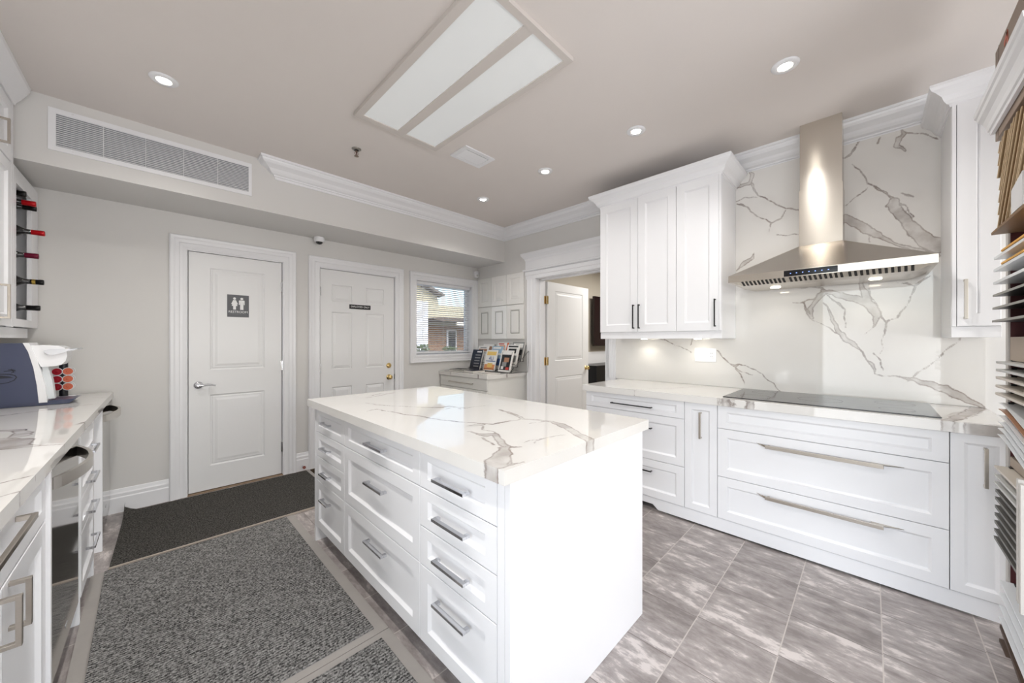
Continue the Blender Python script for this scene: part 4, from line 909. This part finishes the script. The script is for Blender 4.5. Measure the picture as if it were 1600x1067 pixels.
bottle(3.72, 2.118, -.565, f_blk, 'black-necked wine bottle lowest of the three stacked at the top', None)
bottle(3.60, 2.170, -.585, f_blk, 'black-necked wine bottle topmost in the wine cabinet', None)
t = thing('wine_glass', 'upside down clear glass at the bottom of the wine cabinet', 'glass', (-.68, 3.56, 1.41))
MB().lathe([(.012, .0), (.028, .025), (.034, .055), (.030, .085), (.029, .085), (.0325, .055), (.026, .027), (0, .003)], (-.69, 3.55, 1.44), 'z', 24).build('bowl', mat('clear_grey_glass', (150, 150, 152), .08, noise=.03, alpha=.75), t)
MB().cyl((-.69, 3.55, 1.405), (-.69, 3.55, 1.442), .004, n=10).cyl((-.69, 3.55, 1.402), (-.69, 3.55, 1.406), .03, n=24).build('stem', mat('clear_grey_glass', (150, 150, 152)), t)
b = MB().rbox(-.70, -.615, 3.62, 3.66, 1.4015, 1.412, .002).rbox(-.68, -.63, 3.60, 3.75, 1.412, 1.424, .002)
b.build('corkscrew', mat('corkscrew_brass', (176, 146, 88), .3, .8, noise=.1), None, label='brass and dark corkscrew lying on the bottom of the wine cabinet', cat='corkscrew')

# coffee machine, its near side towards the camera
navy = mat('navy_plastic', (66, 72, 98), .32, noise=.02); wp = mat('white_plastic', (246, 246, 248), .22, noise=.01)
t = thing('coffee_machine', 'navy and white capsule coffee machine on the left worktop', 'coffee machine', (-.6, 3.52, .911))
CY0, CY1 = 3.425, 3.62
side = [(-.86, .925), (-.86, 1.19), (-.83, 1.25), (-.76, 1.272), (-.566, 1.273), (-.548, 1.225), (-.527, 1.13), (-.513, 1.03), (-.505, .925)]
b = MB().prism([(x, CY0+.012, z) for x, z in side], (0, CY1-CY0-.024, 0)); b.build('body', wp, t)
sp = MB().prism([(x, CY0, z) for x, z in [(-.862, .925), (-.862, 1.19), (-.83, 1.252), (-.76, 1.274), (-.568, 1.2745), (-.55, 1.225), (-.531, 1.13), (-.519, 1.03), (-.512, .925)]], (0, .014, 0)).build('side_panel', navy, t)
MB().prism([(x, CY1-.014, z) for x, z in [(-.862, .925), (-.862, 1.19), (-.83, 1.252), (-.76, 1.274), (-.568, 1.2745), (-.55, 1.225), (-.531, 1.13), (-.519, 1.03), (-.512, .925)]], (0, .014, 0)).build('side_panel', navy, t)
b = MB().prism([(x, CY0-.002, z) for x, z in [(-.568, 1.277), (-.545, 1.277), (-.523, 1.20), (-.503, 1.11), (-.488, 1.02), (-.480, .928), (-.511, .928), (-.518, 1.03), (-.530, 1.13), (-.549, 1.225)]], (0, CY1-CY0+.004, 0)); b.build('front_column', wp, t)
hp = [(-.548, 1.262), (-.50, 1.264), (-.44, 1.258), (-.418, 1.248), (-.408, 1.225), (-.408, 1.195), (-.414, 1.165), (-.430, 1.145), (-.455, 1.138), (-.505, 1.136)]
MB().prism([(x, CY0+.008, z) for x, z in hp], (0, CY1-CY0-.016, 0)).build('brew_head', wp, t)
lv = [(-.494, 1.232), (-.47, 1.240), (-.44, 1.240), (-.405, 1.242), (-.372, 1.243), (-.366, 1.240), (-.395, 1.232), (-.43, 1.215), (-.458, 1.205), (-.475, 1.207), (-.49, 1.220)]
MB().prism([(x, CY0-.004, z) for x, z in lv], (0, .012, 0)).prism([(x, CY1-.008, z) for x, z in lv], (0, .012, 0)).rbox(-.40, -.366, CY0-.004, CY1+.004, 1.236, 1.2435, .001).build('lever', mat('satin_silver', (205, 206, 210), .35, .8, noise=.03), t)
MB().prism([(-.505, CY0+.03, 1.137), (-.482, CY0+.03, 1.137), (-.466, CY0+.03, 1.05), (-.457, CY0+.03, .945), (-.485, CY0+.03, .945)], (0, .05, 0)).build('inner_column', mat('pale_plastic', (222, 226, 228), .3, noise=.01), t)
MB().prism([(-.87, CY0+.004, .912), (-.40, CY0+.004, .912), (-.372, CY0+.004, .938), (-.48, CY0+.004, .936), (-.48, CY0+.004, .926), (-.87, CY0+.004, .926)], (0, CY1-CY0-.008, 0)).build('drip_tray', navy, t)
fs_ = lambda u, v, n: (u, CY0-.0005-n, v); b = MB()
def stroke(b, pts, w_, n=.001):
    for (x0, z0), (x1, z1) in zip(pts[:-1], pts[1:]):
        d_ = Vector((x1-x0, z1-z0)); q = Vector((-d_.y, d_.x)).normalized()*w_/2; e = d_.normalized()*w_*.3
        b.prism([fs_(x0-e.x+q.x, z0-e.y+q.y, 0), fs_(x1+e.x+q.x, z1+e.y+q.y, 0), fs_(x1+e.x-q.x, z1+e.y-q.y, 0), fs_(x0-e.x-q.x, z0-e.y-q.y, 0)], (0, -n, 0))
stroke(b, [(-.68, 1.100), (-.640, 1.103), (-.612, 1.101), (-.595, 1.093), (-.588, 1.083), (-.597, 1.066), (-.615, 1.055), (-.635, 1.050), (-.66, 1.049)], .004)
stroke(b, [(-.63, 1.117), (-.612, 1.120), (-.592, 1.120)], .004); stroke(b, [(-.606, 1.129), (-.598, 1.112), (-.606, 1.108)], .004); stroke(b, [(-.616, 1.128), (-.596, 1.124)], .003)
b.prism([fs_(x, z, 0) for x, z in [(-.69, 1.094), (-.64, 1.095), (-.612, 1.089), (-.598, 1.080), (-.64, 1.078), (-.69, 1.078)]], (0, -.0006, 0))
b.build('logo', mat('logo_dark', (30, 32, 46), .4, noise=.05), sp)
# capsule stand and capsules
t = thing('capsule_stand', 'clear and white carousel stand of coffee capsules behind the coffee machine', 'stand', (-.455, 3.79, .911))
MB().lathe([(.0, .001), (.058, .001), (.060, .006), (.050, .012), (0, .012)], (-.465, 3.793, .911), 'z', 32).build('foot', M_trim(), t)
MB().cyl((-.465, 3.793, .92), (-.465, 3.793, 1.15), .020, n=14).build('post', mat('stand_dark', (24, 24, 34), .4, noise=.1), t)
b = MB()
caps = []
for k, z in enumerate((1.087, 1.037, .987)):
    for j, (cx, cy, a) in enumerate(((-.488, 3.757, -102), (-.443, 3.757, -78), (-.488, 3.83, 102), (-.443, 3.83, 78))):
        caps.append((cx, cy, z, a, k, j))
        d_ = Vector((math.cos(R(a)), math.sin(R(a)), 0)); s_ = d_.cross(Vector((0, 0, 1)))
        b.tube([Vector((cx, cy, z)) + s_*.0235*math.cos(q*math.pi/10) + Vector((0,0,1))*.0235*math.sin(q*math.pi/10) for q in range(21)], .0022, 6)
b.build('capsule_rings', M_trim(), t)
cols = [mat('capsule_red', (176, 30, 46), .4, .0, noise=.05), mat('capsule_orange', (206, 84, 30), .4, .0, noise=.05)]
rows = ['top', 'middle', 'bottom']
for cx, cy, z, a, k, j in caps:
    if j > 1: continue
    d_ = Vector((math.cos(R(a)), math.sin(R(a)), 0)); p = Vector((cx, cy, z)); cn = ('red', 'orange')[j % 2]
    c_ = thing('coffee_capsule', f'{cn} coffee capsule in the {rows[k]} row of the stand behind the coffee machine', 'capsule', tuple(p), group='coffee capsules in the stand')
    MB().cyl(p-d_*.018, p+d_*.002, .013, .0195, 20).build('cup', cols[j % 2], c_)
    MB().cyl(p+d_*.002, p+d_*.0032, .0215, n=24).cyl(p+d_*.003, p+d_*.0045, .008, .006, 16).build('foil_lid', cols[j % 2], c_)
FR[0] = Matrix.Identity(4)

# ================================================================== BACK CORNER: sample doors, small cabinet, brochures
gs = mat('sample_grey', (242, 240, 236), .4, noise=.01); gw = mat('sample_white', (252, 252, 250), .4, noise=.01); gg = mat('sample_stone', (234, 233, 228), .4, noise=.01)
groove = mat('sample_groove', (140, 138, 132), .6, noise=.05)
ycols = [(3.70, 3.985), (3.405, 3.695), (3.10, 3.40)]
wh = ['by the window', 'in the middle', 'by the doorway']
for r_, (z0, z1) in enumerate(((1.757, 2.155), (1.312, 1.750))):
    for c_, (y0, y1) in enumerate(ycols):
        m_ = [[gg, gs, gs], [gg, gw, gs]][r_][c_]
        t = thing('sample_door', f'{"plain pale grey" if r_ == 0 else ["grey grooved", "white grooved", "grey grooved"][c_]} cabinet door sample {wh[c_]} in the {"upper" if r_ == 0 else "lower"} row on the back corner wall', 'door sample', (XR-.01, (y0+y1)/2, z0), group='cabinet door samples on the corner wall')
        rg_ = RAISED if r_ == 0 else [(0,0),(.008,-.008),(.014,-.010),(.020,-.004),(.05,.0)]
        panelled(MB(), '-x', XR-.022, [y0, y0+.06, y1-.06, y1], [z0, z0+.06, z1-.06, z1], {(1, 1)}, .0205, rg_).build('panel', m_, t)
        if r_ == 1:
            b = MB(); a, c, e, g = y0+.074, y1-.074, z0+.074, z1-.074; x_ = XR-.0195
            for q in ((a, c, e, e+.005), (a, c, g-.005, g), (a, a+.005, e, g), (c-.005, c, e, g)): b.box(x_-.0012, x_+.002, *q)
            b.build('groove_line', groove, t)
t = thing('drawer_cabinet', 'pale grey drawer cabinet with marble top in the back corner', 'cabinet', (3.03, 3.55, 0))
MB().box(2.729, XR-.002, 3.085, 4.012, .08, .850).box(2.78, XR-.002, 3.10, 4.012, 0, .08).build('carcass', gg, t)
for v0, v1, hz in ((.715, .846, .778), (.41, .712, .58), (.085, .407, .28)):
    d_ = front('-x', 2.71, 3.088, 4.010, v0, v1, .05, rings=[(0,0),(.001,0)]).build('drawer', gg, t)
    pull('-x', 2.71, 3.33, 3.80, hz, hz, .028, t=.008, w=.008).build('handle', nk, d_)
slab('worktop', 2.69, XR-.002, 3.060, 4.015, lambda a, c, d: (a, c, .897-d), .046, [[(2.68,3.2,.01),(2.9,3.4,.006),(3.1,3.3,.01),(3.36,3.5,.006)], [(2.68,3.75,.008),(3.0,3.7,.004)], [(3.0,3.05,.012),(3.2,3.25,.005)]], .012,
     label='small marble worktop on the grey corner cabinet under the sample doors', cat='worktop')
# brochure stand
t = thing('brochure_stand', 'black wire brochure stand on the corner cabinet', 'stand', (3.15, 3.42, .898))
b = MB(); rc = .0025
BC = [3.67, 3.39, 3.115]
for tier in range(3):
    xb = 3.00 + tier*.10; zb_ = .912 + tier*.062
    for yc in BC:
        for yy in (yc-.105, yc+.105):
            b.tube([(xb-.012, yy, zb_+.03), (xb-.012, yy, zb_), (xb+.028, yy, zb_), (xb+.085, yy, zb_+.20)], rc, 6)
        b.tube([(xb-.012, yc-.105, zb_+.03), (xb-.012, yc+.105, zb_+.03)], rc, 6)
    b.tube([(xb+.028, 3.0, zb_), (xb+.028, 3.78, zb_)], rc, 6)
for yy in (3.0, 3.25, 3.53, 3.78): b.tube([(2.985, yy, .902), (3.30, yy, .902), (3.32, yy, 1.16), (2.985, yy, .912)], rc, 6)
b.build('wire_frame', M_black(), t)
def brochure(yc, tier, cover, label, w_=.205, h_=.265, art=(), txt=None, dz=0, th=.010):
    xb = 2.999 + tier*.10; zb_ = .9165 + tier*.062 + dz; k = .285
    t = thing('brochure', label, 'brochure', (xb, yc, zb_), group='brochures in the wire stand')
    f = lambda u, v, n: (xb + v*math.sin(k) - n*math.cos(k), yc - u, zb_ + v*math.cos(k) + n*math.sin(k))
    b = MB()
    def blk(u0, u1, v0, v1, n0, n1): b.add([f(u0,v0,n0), f(u1,v0,n0), f(u1,v1,n0), f(u0,v1,n0), f(u0,v0,n1), f(u1,v0,n1), f(u1,v1,n1), f(u0,v1,n1)], [(0,3,2,1),(4,5,6,7),(0,1,5,4),(1,2,6,5),(2,3,7,6),(3,0,4,7)])
    blk(-w_/2, w_/2, 0, h_, -th, -.0005); b.build('pages', mat('paper', (236, 232, 224), .6, noise=.02), t)
    b = MB(); blk(-w_/2, w_/2, 0, h_, -.0005, .0005); b.build('cover', cover, t)
    for k_, (u0, u1, v0, v1, m_) in enumerate(art):
        b = MB(); blk(u0*w_, u1*w_, v0*h_, v1*h_, .0006, .0010+.0002*k_); b.build('cover_print', m_, t)
    if txt: text_mb(txt[0], txt[1], lambda u, v, n: f(u+txt[2]*w_, v+txt[3]*h_, .002+n)).build('cover_text', txt[4], t)
pc = lambda n, c: mat('print_'+n, c, .35, noise=.06, nscale=25)
navyc, whitec, orangec, bluec, paleb, yel = pc('navy', (18, 20, 38)), pc('white', (236, 234, 230)), pc('orange', (226, 150, 96)), pc('blue', (60, 92, 150)), pc('pale_blue', (160, 188, 208)), pc('yellow', (236, 200, 110))
blackc, greyc, tanc, redc = pc('black', (26, 26, 28)), pc('grey', (140, 140, 138)), pc('tan', (176, 130, 100)), pc('red', (196, 70, 60))
brochure(BC[0], 0, navyc, 'dark navy price booklet, front left of the brochure stand', art=[(-.05+.0, .40, .86, .92, whitec)] + [(-.15, .35, .14+i*.14, .19+i*.14, greyc) for i in range(5)])
brochure(BC[1], 0, whitec, 'white brochure with blue figures and a yellow shape, front middle of the stand', art=[(-.42, .42, .74, .92, yel), (-.46, .46, .04, .30, orangec), (-.2, .25, .16, .36, yel), (-.4, .45, .44, .47, bluec)], txt=('4U', .075, .05, .58, bluec))
brochure(BC[2], 0, whitec, 'magazine with a dark photo inside a white border, front right of the stand', art=[(-.40, .40, .08, .92, blackc), (-.38, .38, .80, .92, whitec), (-.15, .25, .45, .66, tanc), (-.25, .1, .25, .45, greyc), (.1, .35, .10, .22, redc), (-.3, -.1, .12, .25, whitec)])
brochure(BC[0], 1, whitec, 'pale text leaflet behind the navy booklet', art=[(-.4, .4, .70, .84, tanc), (-.4, .4, .60, .64, greyc), (-.3, .3, .88, .93, greyc)], h_=.25)
brochure(BC[1], 1, paleb, 'blue seascape brochure behind the white one with figures', art=[(-.5, .5, .0, .35, bluec), (-.4, .3, .86, .95, whitec), (-.5, .5, .52, .62, whitec)], h_=.25)
brochure(BC[2], 1, whitec, 'white magazine with a dark green shape, middle of the right column', art=[(-.35, .3, .60, .82, blackc), (-.4, .4, .88, .95, blackc), (-.4, .4, .2, .5, greyc)], h_=.27)
brochure(BC[0], 2, whitec, 'pale leaflet at the very back of the left column', art=[(-.4, .4, .6, .85, tanc)], h_=.21)
brochure(BC[1], 2, whitec, 'orange and white brochure at the back of the middle column', art=[(.36, .5, 0, 1, pc('deep_orange', (206, 92, 40))), (-.3, .2, .6, .85, orangec), (-.4, .1, .9, .96, redc)], h_=.23)
brochure(BC[2], 2, greyc, 'grey-white patterned magazine at the back of the right column', art=[(-.4, .4, .70, .92, whitec), (-.3, .4, .3, .6, blackc), (-.2, .1, .74, .86, blackc)], h_=.24)
# books and papers lying flat
def flat(name, label, cat, x0, x1, y0, y1, z, th, cover, ang=0, g=None):
    c = ((x0+x1)/2, (y0+y1)/2, z); t = thing(name, label, cat, c, group=g); t.rotation_euler = (0, 0, R(ang))
    MB().rbox(x0+.003, x1-.003, y0+.003, y1-.003, z+.0015, z+th-.0015, .0004).build('pages', mat('paper', (236, 232, 224)), t)
    b = MB().rbox(x0, x1, y0, y1, z+th-.0018, z+th, .0004).rbox(x0, x1, y0, y1, z, z+.0018, .0004).box(x1-.0018, x1, y0, y1, z, z+th)
    b.build('cover', cover, t); return t
zt = .8975
flat('book', 'black book at the bottom left end of the corner worktop', 'book', 2.74, 2.92, 3.62, 3.86, zt, .018, blackc, 6, 'books on the corner worktop')
flat('book', 'black notebook lying on top of the black book by the window', 'book', 2.75, 2.91, 3.65, 3.85, zt+.0182, .014, blackc, 12, 'books on the corner worktop')
flat('book', 'navy blue folder lying against the brochure stand', 'book', 2.775, 2.96, 3.40, 3.60, zt, .026, navyc, -4, 'books on the corner worktop')
t = flat('magazine', 'white magazine lying flat at the front corner of the small worktop', 'magazine', 2.735, 2.95, 3.12, 3.36, zt, .008, whitec, 3)
b = MB()
for i in range(6): b.box(2.75, 2.775+(i % 2)*.01, 3.14+i*.030, 3.158+i*.030, zt+.0081, zt+.0085)
b.build('cover_text', blackc, t)

# ================================================================== DISPLAY RACK (right edge)
taupe = mat('rack_taupe', (168, 152, 136), .55, noise=.04, nscale=12); rackg = mat('rack_grey', (196, 192, 186), .5, noise=.03, nscale=12)
t = thing('display_rack', 'tall taupe sample display rack at the right edge of the photo', 'display rack', (2.31, -.66, 0))
RX1, RX0, RY = 2.62, 2.0, -.415
lean = .0
b = MB().rbox(RX1-.035, RX1, -.64, RY, 0, 2.55, .002).rbox(RX0, RX0+.05, -.64, RY, 0, 2.55, .002)
b.build('side_post', rackg, t)
MB().box(RX0+.05, RX1-.05, -.64, -.60, 0, 2.5).build('back_panel', mat('rack_back', (236, 236, 234), .5, noise=.02), t)
MB().rbox(RX1-.043, RX1-.036, -.64, RY-.006, .02, 2.0, .001).build('red_channel', mat('rack_red', (74, 18, 22), .5, noise=.05), t)
for z0, z1 in ((1.205, 1.305), (1.66, 1.90), (.0, .05), (.76, .80)):
    MB().rbox(RX0+.05, RX1-.045, -.598, -.555 if z0 == 1.66 else RY-.004, z0, z1, .002).build('cross_rail', taupe, t)
hd = MB().rbox(RX0, RX1, -.60, RY+.027, 2.16, 2.55, .002).build('header_panel', mat('rack_header', (146, 126, 110), .45, noise=.04, nscale=10), t)
MB().box(RX1-.062, RX1-.060, RY+.0268, RY+.0275, 2.16, 2.55).build('header_joint', mat('joint_dark', (70, 58, 50), .6, noise=.05), hd)
f = mp('+y', RY+.0275); b = MB()
def strk(b, pts, w_):
    for (x0, z0), (x1, z1) in zip(pts[:-1], pts[1:]):
        d_ = Vector((x1-x0, z1-z0)); q = Vector((-d_.y, d_.x)).normalized()*w_/2; e = d_.normalized()*w_*.35
        b.prism([f(x0-e.x+q.x, z0-e.y+q.y, 0), f(x1+e.x+q.x, z1+e.y+q.y, 0), f(x1+e.x-q.x, z1+e.y-q.y, 0), f(x0-e.x-q.x, z0-e.y-q.y, 0)], (0, .001, 0))
for ox in (2.44,):
    strk(b, [(ox+.02, 2.50), (ox-.02, 2.52), (ox-.035, 2.40), (ox-.01, 2.33), (ox+.03, 2.36)], .02)
    strk(b, [(ox-.08, 2.36), (ox-.10, 2.46), (ox-.14, 2.46), (ox-.15, 2.36)], .014)
    strk(b, [(ox-.20, 2.36), (ox-.20, 2.47), (ox-.24, 2.45)], .014)
    strk(b, [(ox-.30, 2.46), (ox-.36, 2.46), (ox-.36, 2.36), (ox-.30, 2.36), (ox-.30, 2.50)], .014)
b.build('header_lettering', mat('letter_red', (206, 108, 84), .5, noise=.05), hd)
# white crown moulding sample
t = thing('moulding_sample', 'white crown moulding length mounted high on the display rack', 'moulding', (2.3, -.39, 2.21))
b = MB()
pr = [(0, 2.195), (.012, 2.195), (.014, 2.208), (.020, 2.212), (.024, 2.230), (.033, 2.250), (.046, 2.262), (.050, 2.275), (.056, 2.280), (.058, 2.298), (0, 2.300)]
b.prism([(2.622, RY+.0285+o, z) for o, z in pr], (-.74, 0, 0)); b.build('moulding', M_trim(), t)
# sample boards
GR = 'sample boards on the display rack'
def board(z, ye, th, m_, label, tilt=0, xe=2.575, L=.56, dep=.19, grp=GR, roll=0, edge=None, clip=True):
    t = thing('sample_board', label, 'sample board', (xe, ye, z), group=grp); t.rotation_euler = (R(roll), R(tilt), 0)
    MB().rbox(xe-L, xe, ye-dep, ye, z, z+th, .001).build('board', m_, t)
    if clip: MB().rbox(xe-.030, xe-.012, ye-.05, ye-.035, z+th, z+th+.006, .001).build('fixing_knob', M_black(), t)
    if edge: MB().box(xe-L+.01, xe-.09, ye+.0002, ye+.0012, z+.001, z+th-.001).build('edge_label', edge, t)
    return t
# tilted brown door samples
br = [mat('wood_%d' % i, c, .5, noise=.12, nscale=14, aniso=(1, 6, 6)) for i, c in enumerate(((150, 122, 88), (128, 98, 66), (196, 172, 138), (112, 84, 58)))]
nth = ['first', 'second', 'third', 'fourth', 'fifth', 'sixth', 'seventh', 'eighth', 'ninth', 'tenth']
starts = [(2.53 - .052*k, 1.768, f'brown wood sample slat, {nth[k]} from the far end along the bottom of the slanted fan') for k in range(9)]
starts += [(2.535, 1.768 + .052*k, f'brown wood sample slat, {nth[k-1]} above the lower far corner of the slanted fan') for k in range(1, 7)]
for i, (xe, z0, lb) in enumerate(starts):
    zt_ = 2.125 - .004*(i % 3); L_ = (zt_ - z0)/.78; xt = xe - .62*L_; ye = -.378 - .0015*(i % 4)
    t = thing('wood_sample', lb, 'wood sample', (xe, ye-.1, z0), group='brown wood samples fanned on the display rack')
    for nm, mm, a0, a1, y_, dy in (('board', br[i % 4], 0, .016, ye-.003, -.15), ('edge_band', br[2], .003, .014, ye-.0005, -.0024)):
        b = MB(); b.prism([(xe-a0, y_, z0), (xe-a1, y_, z0), (xt-a1, y_, zt_), (xt-a0, y_, zt_)], (0, dy, 0)); b.build(nm, mm, t)
MB().rbox(2.06, 2.575, -.55, -.370, 1.745, 1.757, .002).build('tray', br[1], None, label='brown wooden tray under the fanned wood samples on the rack', cat='tray')
t = thing('marble_sample', 'white veined square sample leaning in front of the brown samples', 'marble sample', (2.19, -.373, 1.758))
MB().prism([(2.26, -.370, 1.758), (2.12, -.370, 1.758), (2.12, -.370, 1.875), (2.26, -.370, 1.845)], (0, -.007, 0)).build('tile', mat('small_marble', (226, 226, 228), .2, noise=.06, nscale=12), t)
W = mat('board_white', (232, 234, 236), .3, noise=.02); O_ = mat('board_orange', (230, 170, 60), .4, noise=.05); Gd = mat('board_grey', (150, 148, 142), .45, noise=.04); K_ = mat('board_charcoal', (92, 90, 86), .5, noise=.06, nscale=20)
S_ = mat('board_stone', (196, 196, 192), .4, noise=.05); Bg = mat('board_beige', (206, 198, 186), .4, noise=.04); Bk = mat('board_black', (34, 33, 34), .4, noise=.06); Db = mat('board_dark_brown', (84, 68, 58), .55, noise=.1)
# z on the rack is read at the far end of each board
def zz(v): return 1.29 + (532 - v) * .002739
sets = []
for k, (v, m_, lb) in enumerate(((402, W, 'white board with an orange underside sample, topmost under the brown tray'), (421, W, 'white board second below the brown tray'), (441, W, 'white board third below the brown tray'),
        (460, Bk, 'black-backed grey-edged board fourth below the brown tray'), (480, Bk, 'dark board fifth below the brown tray'), (500, Bk, 'dark board sixth below the tray, just above the taupe rail'))):
    o = board(zz(v)-.009, -.379+k*.001, .011 if k < 3 else .008, m_, lb, dep=.17)
    MB().box(2.03, 2.575, -.3788+k*.001, -.3775+k*.001, zz(v)-.0095, zz(v)+.0015-(.002 if k > 2 else 0)).build('edge_face', W if k < 3 else Gd, o)
    if k in (0, 1): MB().rbox(2.05, 2.44, -.50, -.375, zz(v)+.004, zz(v)+.012, .001).build('orange_swatch', O_, o)
for k, v in enumerate((564, 576, 588, 601, 613)):
    o = board(zz(v)-.009, -.383+k*.0005, .009, S_ if k < 2 else Bg, f'pale stone board {["first","second","third","fourth","fifth"][k]} under the taupe rail', dep=.16)
    MB().box(2.50, 2.572, -.42, -.3832+k*.0005, zz(v)-.0100, zz(v)-.0091).build('taupe_label', taupe, o)
for k, v in enumerate((629, 639, 649, 659, 669, 679)):
    z = zz(v); lb = f'thin curved white laminate sheet {["topmost","second","third","fourth","fifth","lowest"][k]} in its bundle at worktop height'
    t = thing('laminate_sheet', lb, 'laminate sheet', (2.4, -.42, z), group='curved white laminate sheets on the display rack')
    b = MB(); vs = []
    for i in range(13):
        q = i/12; x = 2.585 - q*.55; sag = -.055*math.sin(min(1, q*1.5)*math.pi/2) 
        vs += [(x, -.392+.0008*k-.03*q*0, z+sag*q*1.4), (x, -.56, z+sag*q*1.4), (x, -.392+.0008*k, z+sag*q*1.4-.003), (x, -.56, z+sag*q*1.4-.003)]
    fs = []
    for i in range(12): a, c = i*4, i*4+4; fs += [(a, a+1, c+1, c), (a+2, c+2, c+3, a+3), (a, c, c+2, a+2), (a+1, a+3, c+3, c+1)]
    fs += [(0, 2, 3, 1), (48, 49, 51, 50)]
    b.add(vs, fs).build('sheet', W if k != 1 else tanc, t)
    MB().rbox(2.545, 2.56, -.425, -.41, z, z+.006, .001).build('fixing_knob', M_black(), t)
for k, v in enumerate((728, 741, 753)):
    board(zz(v)-.009, -.378+k*.0004, .009, [Bg, S_, S_][k], f'light board {["topmost","second","third"][k]} in the bundle below worktop height', dep=.16)
for k, v in enumerate((766, 778, 791, 803, 815, 828, 840)):
    o = board(zz(v)-.009, -.381+k*.0006, .012, K_, f'charcoal board {["first","second","third","fourth","fifth","sixth","seventh"][k]} from the top of the dark bundle', dep=.16)
    MB().box(2.03, 2.574, -.3808+k*.0006, -.3798+k*.0006, zz(v)+.0012, zz(v)+.0028).build('pale_edge', Gd, o)
for k, v in enumerate((905, 924, 944, 962)):
    board(zz(v)-.009, -.392+k*.001, .006, W, f'thin bent white sheet {["first","second","third","fourth"][k]} near the foot of the rack', tilt=-4, dep=.15, clip=True)
for k, v in enumerate((978, 1000, 1020)):
    board(zz(v)-.009, -.392+k*.001, .016, Db, f'dark brown board {["top","middle","bottom"][k]} of the lowest stack at the rack foot', tilt=-8, dep=.15, clip=False)
t = thing('handle_sample', 'long pale upright profile hanging on the rack below worktop height', 'profile sample', (2.03, -.35, .42))
MB().prism([(2.05, -.346, .83), (2.03, -.346, .83), (2.03, -.346, .42), (2.05, -.346, .42)], (0, -.012, 0)).prism([(2.02, -.346, .82), (2.0, -.346, .82), (2.0, -.346, .40), (2.02, -.346, .40)], (0, -.012, 0)).build('profile', rackg, t)
